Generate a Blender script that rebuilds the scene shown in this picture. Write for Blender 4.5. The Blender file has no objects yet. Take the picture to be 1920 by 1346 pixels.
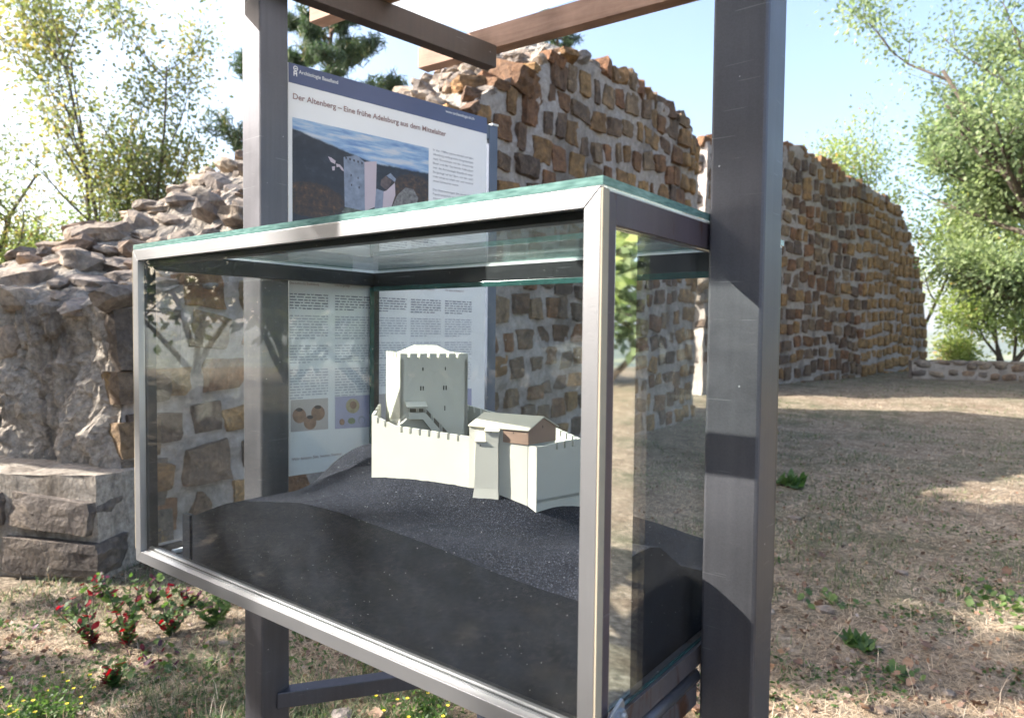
import bpy, math, random
import numpy as np
from mathutils import Vector, Matrix, noise as mnoise

R = math.radians
random.seed(7)
rng = np.random.default_rng(7)
SC = bpy.context.scene
COL = SC.collection

# ------------------------------------------------------------------ camera
EYE = 1.6
FPX = 1305.66                       # focal length in pixels of a 1920 px wide picture
PITCH, ROLL = R(-2.2164), R(0.5941)
cam_d = bpy.data.cameras.new('camera')
cam = bpy.data.objects.new('camera', cam_d)
COL.objects.link(cam)
cam_d.sensor_width = 36
cam_d.lens = FPX / 1920 * 36
cam_d.clip_start = 0.05
cam_d.clip_end = 20000
cam_d.dof.use_dof = True
cam_d.dof.focus_distance = 1.62
cam_d.dof.aperture_fstop = 4.8
cam.location = (0, 0, EYE)
cam.rotation_euler = (Matrix.Rotation(math.pi / 2 + PITCH, 3, 'X') @ Matrix.Rotation(ROLL, 3, 'Z')).to_euler()
SC.camera = cam

# ------------------------------------------------------------------ sky, sun, exposure
SUN_EL = R(35.0)
world = bpy.data.worlds.new("World")
SC.world = world
world.use_nodes = True
wn = world.node_tree.nodes
wl = world.node_tree.links
bg = wn['Background']
sky = wn.new('ShaderNodeTexSky')
sky.sky_type = 'NISHITA'
sky.sun_disc = False
sky.sun_elevation = SUN_EL
sky.sun_rotation = R(-90)
sky.altitude = 400
sky.air_density = 1.0
sky.dust_density = 5.0
sky.ozone_density = 1.0
wl.new(sky.outputs[0], bg.inputs[0])
bg.inputs[1].default_value = 0.145
sun_d = bpy.data.lights.new('sun', 'SUN')
sun_d.energy = 5.0
sun_d.angle = R(0.5)
sun_d.color = (1.0, 0.945, 0.87)
sun = bpy.data.objects.new('sun', sun_d)
COL.objects.link(sun)
ldir = Vector((math.cos(SUN_EL), 0.0, -math.sin(SUN_EL)))
sun.rotation_euler = ldir.to_track_quat('-Z', 'Y').to_euler()
sun.location = (-20, 0, 15)
SC.view_settings.view_transform = 'Standard'
SC.view_settings.look = 'None'
SC.view_settings.exposure = 1.7
SC.view_settings.gamma = 1
SC.view_settings.use_curve_mapping = False
SC.render.engine = 'CYCLES'
SC.cycles.max_bounces = 14
SC.cycles.transparent_max_bounces = 32
SC.cycles.glossy_bounces = 6
SC.cycles.diffuse_bounces = 4
SC.cycles.caustics_reflective = False
SC.cycles.caustics_refractive = False
SC.cycles.use_denoising = True
SC.cycles.use_adaptive_sampling = True
SC.cycles.adaptive_threshold = 0.02

# ------------------------------------------------------------------ geometry of the place
YAW = R(-37.70)
UX, UY = math.cos(YAW), math.sin(YAW)
W, D = 1.3754, 0.786
OX, OY = 0.1282 - W * UX, 0.96 - W * UY
ZT, ZB = 1.812, 0.998                # case top and bottom
PV, PWD = 0.348, 0.097               # posts


def at(px, py, Y=None, Z=None):
    a, b = (px - 960) / FPX, (py - 673) / FPX
    c, s = math.cos(ROLL), math.sin(ROLL)
    a, b = c * a + s * b, -s * a + c * b
    d = Vector((a, math.cos(PITCH) + b * math.sin(PITCH), math.sin(PITCH) - b * math.cos(PITCH)))
    if Y is not None:
        d = d * (Y / d[1])
    elif Z is not None:
        d = d * ((Z - EYE) / d[2])
    return Vector((d[0], d[1], d[2] + EYE))


def at_plane(px, py, p0, n):
    d = at(px, py, Y=1.0) - Vector((0, 0, EYE))
    o = Vector((0, 0, EYE))
    t = (Vector(p0) - o).dot(Vector(n)) / d.dot(Vector(n))
    return o + d * t


def bw(u, v):
    return OX + u * UX - v * UY, OY + u * UY + v * UX


def wb(X, Y):
    dx, dy = X - OX, Y - OY
    return dx * UX + dy * UY, -dx * UY + dy * UX


# ------------------------------------------------------------------ numpy value noise
def _hash(ix, iy, iz, seed):
    h = (ix * 374761393 + iy * 668265263 + iz * 2147483647 % 4294967291 + seed * 1442695041) & 0xFFFFFFFF
    h = (h ^ (h >> 13)) * 1274126177 & 0xFFFFFFFF
    h = (h ^ (h >> 16)) * 2246822519 & 0xFFFFFFFF
    return ((h ^ (h >> 15)) & 0xFFFFFF) / float(0xFFFFFF) * 2 - 1


def vnoise(x, y, z=None, seed=0):
    x = np.asarray(x, float); y = np.asarray(y, float)
    z = np.zeros_like(x) if z is None else np.asarray(z, float)
    ix, iy, iz = np.floor(x).astype(np.int64), np.floor(y).astype(np.int64), np.floor(z).astype(np.int64)
    fx, fy, fz = x - ix, y - iy, z - iz
    fx, fy, fz = [f * f * (3 - 2 * f) for f in (fx, fy, fz)]
    r = 0
    for dx in (0, 1):
        for dy in (0, 1):
            for dz in (0, 1):
                w = (fx if dx else 1 - fx) * (fy if dy else 1 - fy) * (fz if dz else 1 - fz)
                r = r + w * _hash(ix + dx, iy + dy, iz + dz, seed)
    return r


def fbm(x, y, z=None, seed=0, o=4):
    r = 0; a = 1.0; n = 0
    for i in range(o):
        k = 2.0 ** i
        r = r + a * vnoise(np.asarray(x) * k, np.asarray(y) * k, None if z is None else np.asarray(z) * k, seed + i * 17)
        n += a; a *= 0.5
    return r / n


def sstep(a, b, x):
    t = np.clip((np.asarray(x, float) - a) / (b - a), 0, 1)
    return t * t * (3 - 2 * t)


# ------------------------------------------------------------------ material helpers
def new_mat(name):
    m = bpy.data.materials.new(name)
    m.use_nodes = True
    nt = m.node_tree
    nt.nodes.clear()
    out = nt.nodes.new('ShaderNodeOutputMaterial')
    return m, nt, out


def N(nt, typ, **kw):
    n = nt.nodes.new(typ)
    for k, v in kw.items():
        if k == 'inp':
            for kk, vv in v.items():
                n.inputs[kk].default_value = vv
        else:
            setattr(n, k, v)
    return n


def ramp(nt, stops, fac=None, interp='LINEAR'):
    n = nt.nodes.new('ShaderNodeValToRGB')
    n.color_ramp.interpolation = interp
    el = n.color_ramp.elements
    while len(el) < len(stops):
        el.new(0.5)
    for e, (p, c) in zip(el, stops):
        e.position = p
        e.color = (*c, 1) if len(c) == 3 else c
    if fac is not None:
        nt.links.new(fac, n.inputs[0])
    return n


def math_n(nt, op, a, b=None, clamp=False):
    n = nt.nodes.new('ShaderNodeMath')
    n.operation = op
    n.use_clamp = clamp
    for i, v in enumerate((a, b)):
        if v is None:
            continue
        if isinstance(v, (int, float)):
            n.inputs[i].default_value = v
        else:
            nt.links.new(v, n.inputs[i])
    return n.outputs[0]


def mixc(nt, fac, a, b, blend='MIX'):
    n = nt.nodes.new('ShaderNodeMix')
    n.data_type = 'RGBA'
    n.blend_type = blend
    for sock, v in ((n.inputs[0], fac), (n.inputs[6], a), (n.inputs[7], b)):
        if isinstance(v, (int, float)):
            sock.default_value = v
        elif isinstance(v, (tuple, list)):
            sock.default_value = (*v, 1) if len(v) == 3 else v
        else:
            nt.links.new(v, sock)
    return n.outputs[2]


def coords(nt, kind='Object', scale=(1, 1, 1)):
    tc = nt.nodes.new('ShaderNodeTexCoord')
    mp = nt.nodes.new('ShaderNodeMapping')
    mp.inputs['Scale'].default_value = scale
    nt.links.new(tc.outputs[kind], mp.inputs[0])
    return mp.outputs[0]


def tex_noise(nt, vec, scale, detail=4, rough=0.55, dist=0.0):
    n = nt.nodes.new('ShaderNodeTexNoise')
    n.inputs['Scale'].default_value = scale
    n.inputs['Detail'].default_value = detail
    n.inputs['Roughness'].default_value = rough
    n.inputs['Distortion'].default_value = dist
    nt.links.new(vec, n.inputs['Vector'])
    return n.outputs['Fac']


def bump(nt, height, strength=0.5, dist=0.01, normal=None):
    n = nt.nodes.new('ShaderNodeBump')
    n.inputs['Strength'].default_value = strength
    n.inputs['Distance'].default_value = dist
    nt.links.new(height, n.inputs['Height'])
    if normal is not None:
        nt.links.new(normal, n.inputs['Normal'])
    return n.outputs[0]


def simple(name, col, rough=0.6, metal=0.0, var=0.12, nscale=6.0, bmp=0.0, bscale=60.0, scale=(1, 1, 1), spec=0.5, col2=None, coat=0.0):
    m, nt, out = new_mat(name)
    p = nt.nodes.new('ShaderNodeBsdfPrincipled')
    v = coords(nt, 'Object', scale)
    f = tex_noise(nt, v, nscale, 5)
    c1 = tuple(max(0, c * (1 - var)) for c in col)
    c2 = col2 or tuple(min(1, c * (1 + var)) for c in col)
    rp = ramp(nt, [(0.3, c1), (0.7, c2)], f)
    nt.links.new(rp.outputs[0], p.inputs['Base Color'])
    p.inputs['Roughness'].default_value = rough
    p.inputs['Metallic'].default_value = metal
    p.inputs['Specular IOR Level'].default_value = spec
    if coat:
        p.inputs['Coat Weight'].default_value = coat
    if bmp:
        b = tex_noise(nt, v, bscale, 4, 0.6)
        nt.links.new(bump(nt, b, bmp, 0.004), p.inputs['Normal'])
    nt.links.new(p.outputs[0], out.inputs[0])
    return m


M = {}
# weathered steel paint with scratches and a faint mill streak
def steel_mat(name, col, rust=0.0, rough=0.42, metal=0.35):
    m, nt, out = new_mat(name)
    p = nt.nodes.new('ShaderNodeBsdfPrincipled')
    v = coords(nt)
    vs = coords(nt, scale=(30, 30, 1.2))
    f = tex_noise(nt, v, 5.0, 6, 0.6)
    g = tex_noise(nt, vs, 2.0, 3, 0.5)
    fine = tex_noise(nt, v, 320, 2, 0.5)
    base = ramp(nt, [(0.25, tuple(c * 0.84 for c in col)), (0.75, tuple(c * 1.14 for c in col))], f).outputs[0]
    base = mixc(nt, 0.16, base, ramp(nt, [(0.35, (0, 0, 0)), (0.65, (0.3, 0.28, 0.28))], g).outputs[0], 'OVERLAY')
    base = mixc(nt, 0.05, base, ramp(nt, [(0.35, (0, 0, 0)), (0.65, (1, 1, 1))], fine).outputs[0], 'OVERLAY')
    # scratches and white chips
    vo = N(nt, 'ShaderNodeTexVoronoi', feature='F1')
    vo.inputs['Scale'].default_value = 16
    nt.links.new(v, vo.inputs['Vector'])
    chip = math_n(nt, 'LESS_THAN', vo.outputs['Distance'], 0.028)
    base = mixc(nt, math_n(nt, 'MULTIPLY', chip, 0.7), base, (0.65, 0.65, 0.67))
    mz = N(nt, 'ShaderNodeMapping'); mz.inputs['Scale'].default_value = (9, 9, 260); mz.inputs['Rotation'].default_value = (0.25, 0.15, 0)
    nt.links.new(v, mz.inputs[0])
    scr = ramp(nt, [(0.745, (0, 0, 0)), (0.76, (1, 1, 1))], tex_noise(nt, mz.outputs[0], 1.0, 1, 0.4)).outputs[0]
    base = mixc(nt, math_n(nt, 'MULTIPLY', scr, 0.2), base, (0.5, 0.5, 0.52))
    if rust:
        rn = tex_noise(nt, coords(nt, scale=(3, 3, 1)), 6.0, 8, 0.7, 0.6)
        rf = ramp(nt, [(0.62 - rust * 0.25, (0, 0, 0)), (0.70 - rust * 0.22, (1, 1, 1))], rn).outputs[0]
        rc = ramp(nt, [(0.2, (0.03, 0.016, 0.012)), (0.7, (0.12, 0.05, 0.025))], tex_noise(nt, v, 60, 5)).outputs[0]
        base = mixc(nt, rf, base, rc)
    nt.links.new(base, p.inputs['Base Color'])
    p.inputs['Metallic'].default_value = metal
    rr = ramp(nt, [(0.3, (rough * 0.85,) * 3), (0.7, (rough * 1.2,) * 3)], f).outputs[0]
    nt.links.new(rr, p.inputs['Roughness'])
    nt.links.new(bump(nt, fine, 0.12, 0.001), p.inputs['Normal'])
    nt.links.new(p.outputs[0], out.inputs[0])
    return m


M['steel'] = steel_mat('painted_steel', (0.138, 0.136, 0.152), rough=0.46, metal=0.7)
M['steel_beam'] = steel_mat('beam_steel', (0.10, 0.072, 0.058), rough=0.5)
M['steel_rust'] = steel_mat('rusty_steel', (0.13, 0.115, 0.12), rust=0.35)
M['steel_dark'] = steel_mat('dark_steel', (0.03, 0.033, 0.038), rough=0.35)
M['side_steel'] = steel_mat('side_frame_steel', (0.13, 0.10, 0.115), rust=0.12)
M['alu'] = simple('brushed_aluminium', (0.43, 0.428, 0.44), 0.42, 0.85, 0.05, 5, 0.08, 300, (1, 1, 1))
M['alu_inner'] = simple('inner_aluminium', (0.22, 0.225, 0.24), 0.35, 0.8, 0.05, 5)
M['gasket'] = simple('beige_gasket', (0.40, 0.34, 0.25), 0.7, 0, 0.06, 30)
M['black_rubber'] = simple('black_seal', (0.015, 0.015, 0.017), 0.6)
M['silicone'] = simple('white_silicone', (0.75, 0.76, 0.76), 0.5)
M['galv'] = simple('galvanised_steel', (0.42, 0.44, 0.48), 0.38, 0.8, 0.2, 18, 0.1)
M['mirror'] = simple('polished_steel', (0.88, 0.88, 0.88), 0.03, 1.0, 0.02)
M['sign_frame'] = simple('sign_frame_paint', (0.10, 0.12, 0.17), 0.4, 0.2)
M['model_white'] = None


def wood_mat(name, c1, c2):
    m, nt, out = new_mat(name)
    p = nt.nodes.new('ShaderNodeBsdfPrincipled')
    v = coords(nt, scale=(1.2, 22, 22))
    f = tex_noise(nt, v, 2.2, 6, 0.6, 0.8)
    k = tex_noise(nt, coords(nt), 7, 4)
    b = ramp(nt, [(0.3, c1), (0.7, c2)], f).outputs[0]
    b = mixc(nt, 0.35, b, ramp(nt, [(0.35, tuple(x * 0.4 for x in c1)), (0.65, tuple(min(1, x * 1.3) for x in c2))], k).outputs[0])
    nt.links.new(b, p.inputs['Base Color'])
    p.inputs['Roughness'].default_value = 0.75
    nt.links.new(bump(nt, f, 0.4, 0.002), p.inputs['Normal'])
    nt.links.new(p.outputs[0], out.inputs[0])
    return m


M['wood'] = wood_mat('weathered_larch', (0.27, 0.15, 0.10), (0.44, 0.27, 0.19))


def translucent_sheet(name, col):
    m, nt, out = new_mat(name)
    v = coords(nt)
    w = N(nt, 'ShaderNodeTexWave', wave_type='BANDS', bands_direction='X')
    w.inputs['Scale'].default_value = 14
    w.inputs['Distortion'].default_value = 0.2
    nt.links.new(v, w.inputs['Vector'])
    c = mixc(nt, w.outputs['Fac'], tuple(x * 0.93 for x in col), col)
    t = N(nt, 'ShaderNodeBsdfTransparent', inp={'Color': (0.9, 0.93, 0.95, 1)})
    tr = nt.nodes.new('ShaderNodeBsdfTranslucent'); nt.links.new(c, tr.inputs[0])
    df = nt.nodes.new('ShaderNodeBsdfDiffuse'); nt.links.new(c, df.inputs[0])
    m1 = N(nt, 'ShaderNodeMixShader', inp={0: 0.72}); nt.links.new(df.outputs[0], m1.inputs[1]); nt.links.new(tr.outputs[0], m1.inputs[2])
    m2 = N(nt, 'ShaderNodeMixShader', inp={0: 0.14}); nt.links.new(m1.outputs[0], m2.inputs[1]); nt.links.new(t.outputs[0], m2.inputs[2])
    nt.links.new(m2.outputs[0], out.inputs[0])
    return m


M['roof_sheet'] = translucent_sheet('polycarbonate', (0.82, 0.85, 0.88))


def glass_mat(name, tint, dust=0.03, dots=1.0, r0=0.045, smear=0.05):
    """thin clear pane: Schlick reflection over straight-through transmission, with dust"""
    m, nt, out = new_mat(name)
    geo = nt.nodes.new('ShaderNodeNewGeometry')
    dp = N(nt, 'ShaderNodeVectorMath', operation='DOT_PRODUCT')
    nt.links.new(geo.outputs['Normal'], dp.inputs[0]); nt.links.new(geo.outputs['Incoming'], dp.inputs[1])
    c = math_n(nt, 'ABSOLUTE', dp.outputs['Value'])
    om = math_n(nt, 'SUBTRACT', 1.0, c, True)
    p5 = math_n(nt, 'POWER', om, 5.0)
    fr = math_n(nt, 'ADD', math_n(nt, 'MULTIPLY', p5, 1 - r0), r0, True)
    tr = N(nt, 'ShaderNodeBsdfTransparent', inp={'Color': (*tint, 1)})
    gl = N(nt, 'ShaderNodeBsdfGlossy', inp={'Color': (1, 1, 1, 1), 'Roughness': 0.0})
    mx = nt.nodes.new('ShaderNodeMixShader')
    nt.links.new(fr, mx.inputs[0]); nt.links.new(tr.outputs[0], mx.inputs[1]); nt.links.new(gl.outputs[0], mx.inputs[2])
    # dust: soft film, wiped streaks, specks
    v = coords(nt)
    film = tex_noise(nt, v, 3.5, 6, 0.65, 0.6)
    streak = tex_noise(nt, coords(nt, scale=(2.5, 25, 9)), 2.5, 5, 0.6, 0.4)
    fl = ramp(nt, [(0.35, (0, 0, 0)), (0.8, (1, 1, 1))], film).outputs[0]
    st = ramp(nt, [(0.45, (0, 0, 0)), (0.8, (1, 1, 1))], streak).outputs[0]
    vo = N(nt, 'ShaderNodeTexVoronoi', feature='F1')
    vo.inputs['Scale'].default_value = 75
    nt.links.new(v, vo.inputs['Vector'])
    keep = math_n(nt, 'GREATER_THAN', tex_noise(nt, v, 31, 2), 0.50)
    sp = math_n(nt, 'MULTIPLY', math_n(nt, 'LESS_THAN', vo.outputs['Distance'], 0.085 * dots), keep)
    fac = math_n(nt, 'ADD', math_n(nt, 'MULTIPLY', fl, dust), math_n(nt, 'MULTIPLY', st, smear))
    fac = math_n(nt, 'ADD', fac, math_n(nt, 'MULTIPLY', sp, 0.55), True)
    df = N(nt, 'ShaderNodeBsdfDiffuse', inp={'Color': (0.75, 0.75, 0.72, 1)})
    tl = N(nt, 'ShaderNodeBsdfTranslucent', inp={'Color': (0.75, 0.75, 0.72, 1)})
    dm = N(nt, 'ShaderNodeMixShader', inp={0: 0.5})
    nt.links.new(df.outputs[0], dm.inputs[1]); nt.links.new(tl.outputs[0], dm.inputs[2])
    m2 = nt.nodes.new('ShaderNodeMixShader')
    nt.links.new(fac, m2.inputs[0]); nt.links.new(mx.outputs[0], m2.inputs[1]); nt.links.new(dm.outputs[0], m2.inputs[2])
    nt.links.new(m2.outputs[0], out.inputs[0])
    return m


M['glass'] = glass_mat('clear_glass', (0.985, 0.995, 0.99), 0.004, 0.62, smear=0.008, r0=0.028)
M['glass_back'] = glass_mat('back_glass', (0.97, 0.985, 0.98), 0.012, 0.6, smear=0.015, r0=0.035)
M['glass_top'] = glass_mat('top_glass', (0.92, 0.965, 0.955), 0.06, 0.5, smear=0.16)
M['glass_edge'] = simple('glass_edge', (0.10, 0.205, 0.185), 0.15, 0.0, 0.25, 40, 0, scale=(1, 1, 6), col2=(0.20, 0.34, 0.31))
M['glass_edge_dim'] = simple('glass_edge_painted_shade', (0.03, 0.085, 0.08), 0.15, 0.0, 0.25, 40)  # darker copy of the glass edge, shade put into its colour


# ---- stone and mortar
def stone_mat(name, cols, scl=7.0, bstr=0.8, lichen=None):
    m, nt, out = new_mat(name)
    p = nt.nodes.new('ShaderNodeBsdfPrincipled')
    oi = nt.nodes.new('ShaderNodeObjectInfo')
    geo = nt.nodes.new('ShaderNodeNewGeometry')
    n = len(cols)
    base = ramp(nt, [(i / n, c) for i, c in enumerate(cols)], oi.outputs['Random'], 'CONSTANT').outputs[0]
    pos = geo.outputs['Position']
    f = tex_noise(nt, pos, scl, 7, 0.65, 0.4)
    g = tex_noise(nt, pos, scl * 5, 5, 0.6)
    base = mixc(nt, 0.9, base, ramp(nt, [(0.28, (0.16, 0.15, 0.16)), (0.5, (0.5, 0.48, 0.46)), (0.72, (0.9, 0.82, 0.7))], f).outputs[0], 'OVERLAY')
    base = mixc(nt, 0.5, base, ramp(nt, [(0.3, (0.2, 0.2, 0.2)), (0.7, (0.8, 0.8, 0.8))], g).outputs[0], 'OVERLAY')
    if lichen:
        lf = ramp(nt, [(0.56, (0, 0, 0)), (0.66, (1, 1, 1))], tex_noise(nt, pos, scl * 0.6, 6, 0.7)).outputs[0]
        base = mixc(nt, lf, base, lichen)
    mps = N(nt, 'ShaderNodeMapping'); mps.inputs['Scale'].default_value = (1, 1, 0.45)
    nt.links.new(pos, mps.inputs[0])
    st_ = ramp(nt, [(0.48, (0, 0, 0)), (0.68, (1, 1, 1))], tex_noise(nt, mps.outputs[0], 1.6, 7, 0.65, 0.5)).outputs[0]
    base = mixc(nt, math_n(nt, 'MULTIPLY', st_, 0.5), base, (0.075, 0.06, 0.05))
    nt.links.new(base, p.inputs['Base Color'])
    p.inputs['Roughness'].default_value = 0.92
    p.inputs['Specular IOR Level'].default_value = 0.25
    b1 = bump(nt, f, bstr, 0.05)
    nt.links.new(bump(nt, g, bstr, 0.012, b1), p.inputs['Normal'])
    nt.links.new(p.outputs[0], out.inputs[0])
    return m


M['stone_brown'] = stone_mat('brown_sandstone', [(0.17, 0.098, 0.058), (0.22, 0.135, 0.07), (0.13, 0.085, 0.06), (0.27, 0.17, 0.083), (0.115, 0.085, 0.068), (0.195, 0.106, 0.062), (0.155, 0.112, 0.083), (0.20, 0.145, 0.098)])
M['stone_grey'] = stone_mat('grey_limestone', [(0.25, 0.215, 0.185), (0.30, 0.255, 0.215), (0.20, 0.175, 0.155), (0.33, 0.28, 0.23), (0.27, 0.205, 0.16), (0.23, 0.205, 0.19)], 5.0, 1.0)
M['stone_ochre'] = stone_mat('ochre_stone', [(0.15, 0.115, 0.085), (0.18, 0.13, 0.085), (0.13, 0.11, 0.095)], 6.0, 1.0, lichen=(0.30, 0.19, 0.055))
M['stone_shade'] = stone_mat('block_stone_painted_shade', [(0.12, 0.105, 0.095), (0.16, 0.14, 0.125), (0.10, 0.095, 0.09)], 5.0, 1.0)  # block stone darkened: the stub's shade is painted into these colours


def mortar_mat(name, ca, cb, cdark, scl=3.0, stain=0.6, zs=1.0, bst=1.0):
    m, nt, out = new_mat(name)
    p = nt.nodes.new('ShaderNodeBsdfPrincipled')
    geo = nt.nodes.new('ShaderNodeNewGeometry')
    mp = N(nt, 'ShaderNodeMapping'); mp.inputs['Scale'].default_value = (1, 1, zs)
    nt.links.new(geo.outputs['Position'], mp.inputs[0])
    pos = mp.outputs[0]
    f = tex_noise(nt, pos, scl, 7, 0.65, 0.5)
    g = tex_noise(nt, geo.outputs['Position'], scl * 9, 6, 0.7)
    b = ramp(nt, [(0.3, ca), (0.7, cb)], g).outputs[0]
    b = mixc(nt, math_n(nt, 'MULTIPLY', ramp(nt, [(0.50, (0, 0, 0)), (0.68, (1, 1, 1))], f).outputs[0], stain), b, cdark)
    nt.links.new(b, p.inputs['Base Color'])
    p.inputs['Roughness'].default_value = 0.95
    p.inputs['Specular IOR Level'].default_value = 0.2
    b1 = bump(nt, f, bst, 0.08)
    nt.links.new(bump(nt, g, bst, 0.02, b1), p.inputs['Normal'])
    nt.links.new(p.outputs[0], out.inputs[0])
    return m


M['mortar'] = mortar_mat('lime_mortar', (0.24, 0.205, 0.185), (0.47, 0.415, 0.375), (0.12, 0.098, 0.085), 1.6, 0.85, 0.45)
M['mortar_end'] = mortar_mat('weathered_core', (0.20, 0.175, 0.15), (0.56, 0.49, 0.41), (0.10, 0.08, 0.062), 3.2, 0.8, 0.28, 1.0)
M['mortar_rubble'] = mortar_mat('rubble_mortar', (0.38, 0.335, 0.31), (0.60, 0.54, 0.49), (0.24, 0.20, 0.18), 4.0, 0.7, 0.35, 1.0)


# ------------------------------------------------------------------ mesh helpers
def mesh_obj(name, verts, faces, mat, parent=None, smooth=False, mats=None, fmat=None):
    me = bpy.data.meshes.new(name)
    if isinstance(verts, np.ndarray) and isinstance(faces, np.ndarray):
        nf, k = faces.shape
        me.vertices.add(len(verts)); me.vertices.foreach_set('co', verts.astype(np.float32).ravel())
        me.loops.add(nf * k); me.loops.foreach_set('vertex_index', faces.astype(np.int32).ravel())
        me.polygons.add(nf); me.polygons.foreach_set('loop_start', np.arange(0, nf * k, k, dtype=np.int32))
        me.update(calc_edges=True)
    else:
        me.from_pydata([tuple(v) for v in verts], [], [tuple(f) for f in faces])
    for mm in (mats or [mat]):
        me.materials.append(mm)
    if fmat is not None:
        me.polygons.foreach_set('material_index', np.asarray(fmat, dtype=np.int32))
    if smooth:
        me.polygons.foreach_set('use_smooth', np.ones(len(me.polygons), dtype=bool))
    me.update()
    o = bpy.data.objects.new(name, me)
    COL.objects.link(o)
    if parent is not None:
        o.parent = parent
    return o


def empty(name, loc=(0, 0, 0), rz=0.0):
    o = bpy.data.objects.new(name, None)
    COL.objects.link(o)
    o.location = loc
    o.rotation_euler = (0, 0, rz)
    o.empty_display_size = 0.1
    return o


def tag(o, label=None, cat=None, group=None, kind=None):
    if label: o['label'] = label
    if cat: o['category'] = cat
    if group: o['group'] = group
    if kind: o['kind'] = kind
    return o


class MB:
    def __init__(s):
        s.v = []; s.f = []; s.m = []; s.mi = 0

    def box(s, a, b):
        (x0, y0, z0), (x1, y1, z1) = a, b
        s.hexa([(x0, y0, z0), (x1, y0, z0), (x1, y1, z0), (x0, y1, z0), (x0, y0, z1), (x1, y0, z1), (x1, y1, z1), (x0, y1, z1)])

    def hexa(s, p):
        n = len(s.v); s.v += [tuple(q) for q in p]
        for f in ((0, 3, 2, 1), (4, 5, 6, 7), (0, 1, 5, 4), (1, 2, 6, 5), (2, 3, 7, 6), (3, 0, 4, 7)):
            s.f.append(tuple(n + i for i in f)); s.m.append(s.mi)

    def prism(s, poly, ext):
        """poly: list of 3D points, ext: extrusion vector"""
        n = len(s.v); k = len(poly); ext = Vector(ext)
        s.v += [tuple(q) for q in poly] + [tuple(Vector(q) + ext) for q in poly]
        s.f.append(tuple(n + i for i in reversed(range(k)))); s.m.append(s.mi)
        s.f.append(tuple(n + k + i for i in range(k))); s.m.append(s.mi)
        for i in range(k):
            j = (i + 1) % k
            s.f.append((n + i, n + j, n + k + j, n + k + i)); s.m.append(s.mi)

    def beam(s, p0, p1, w, h, up=(0, 0, 1)):
        p0, p1 = Vector(p0), Vector(p1)
        d = (p1 - p0).normalized(); up = Vector(up)
        sd = d.cross(up).normalized(); u2 = sd.cross(d).normalized()
        c = [(-1, -1), (1, -1), (1, 1), (-1, 1)]
        s.hexa([p0 + sd * (a * w / 2) + u2 * (b * h / 2) for a, b in c] + [p1 + sd * (a * w / 2) + u2 * (b * h / 2) for a, b in c])

    def tube(s, pts, radii, seg=6):
        n0 = len(s.v); k = len(pts)
        for i, p in enumerate(pts):
            p = Vector(p)
            d = (Vector(pts[min(i + 1, k - 1)]) - Vector(pts[max(i - 1, 0)])).normalized()
            a = d.orthogonal().normalized() if abs(d.z) > 0.95 else d.cross(Vector((0, 0, 1))).normalized()
            b = d.cross(a).normalized()
            for j in range(seg):
                t = 2 * math.pi * j / seg
                s.v.append(tuple(p + (a * math.cos(t) + b * math.sin(t)) * radii[i]))
        for i in range(k - 1):
            for j in range(seg):
                j2 = (j + 1) % seg
                s.f.append((n0 + i * seg + j, n0 + i * seg + j2, n0 + (i + 1) * seg + j2, n0 + (i + 1) * seg + j)); s.m.append(s.mi)
        s.f.append(tuple(n0 + j for j in reversed(range(seg)))); s.m.append(s.mi)
        s.f.append(tuple(n0 + (k - 1) * seg + j for j in range(seg))); s.m.append(s.mi)

    def build(s, name, mat, parent=None, bevel=0.0, mats=None, smooth=False, origin=None):
        v = s.v
        if origin is not None:
            ox, oy, oz = origin
            v = [(a - ox, b - oy, c - oz) for a, b, c in v]
        o = mesh_obj(name, v, s.f, mat, parent, smooth=smooth, mats=mats, fmat=s.m if mats else None)
        if bevel:
            b = o.modifiers.new('bevel', 'BEVEL'); b.width = bevel; b.segments = 2; b.limit_method = 'ANGLE'
        return o


def part_box(name, a, b, mat, parent, bevel=0.0):
    m = MB(); m.box(a, b)
    return m.build(name, mat, parent, bevel)


# ------------------------------------------------------------------ ground
def gz(x, y):
    x = np.asarray(x, float); y = np.asarray(y, float)
    z = 0.33 * sstep(12.0, 17.5, y) + 0.12 * sstep(17.5, 24, y)
    z = z + 0.035 * fbm(x * 0.5, y * 0.5, seed=3) + 0.018 * fbm(x * 2.2, y * 2.2, seed=9)
    r = np.hypot(x * 0.9, y - 3)
    z = z - 60 * sstep(26, 140, r) ** 1.0 - 60 * sstep(140, 900, r)
    return z


def gz1(x, y):
    return float(gz(np.array([x]), np.array([y]))[0])


def axis(parts):
    a = [np.arange(p, q, d) for p, q, d in parts]
    return np.unique(np.concatenate(a + [np.array([parts[-1][1]])]))


gx = axis([(-3000, -400, 200), (-400, -60, 20), (-60, -16, 2), (-16, -5, 0.4), (-5, 8, 0.07), (8, 16, 0.3), (16, 60, 2), (60, 400, 20), (400, 3000, 200)])
gy = axis([(-3000, -400, 200), (-400, -60, 20), (-60, -10, 2), (-10, 1.6, 0.5), (1.6, 9, 0.07), (9, 26, 0.25), (26, 60, 2), (60, 400, 20), (400, 3000, 200)])
GX, GY = np.meshgrid(gx, gy)
GZ = gz(GX, GY)
near = (np.abs(GX - 1) < 10) & (GY > 0) & (GY < 22)
GZ = GZ + np.where(near, 0.012 * fbm(GX * 9, GY * 9, seed=21, o=3), 0)
nv = GX.size
idx = np.arange(nv).reshape(GX.shape)
gf = np.stack([idx[:-1, :-1], idx[:-1, 1:], idx[1:, 1:], idx[1:, :-1]], -1).reshape(-1, 4)


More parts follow.
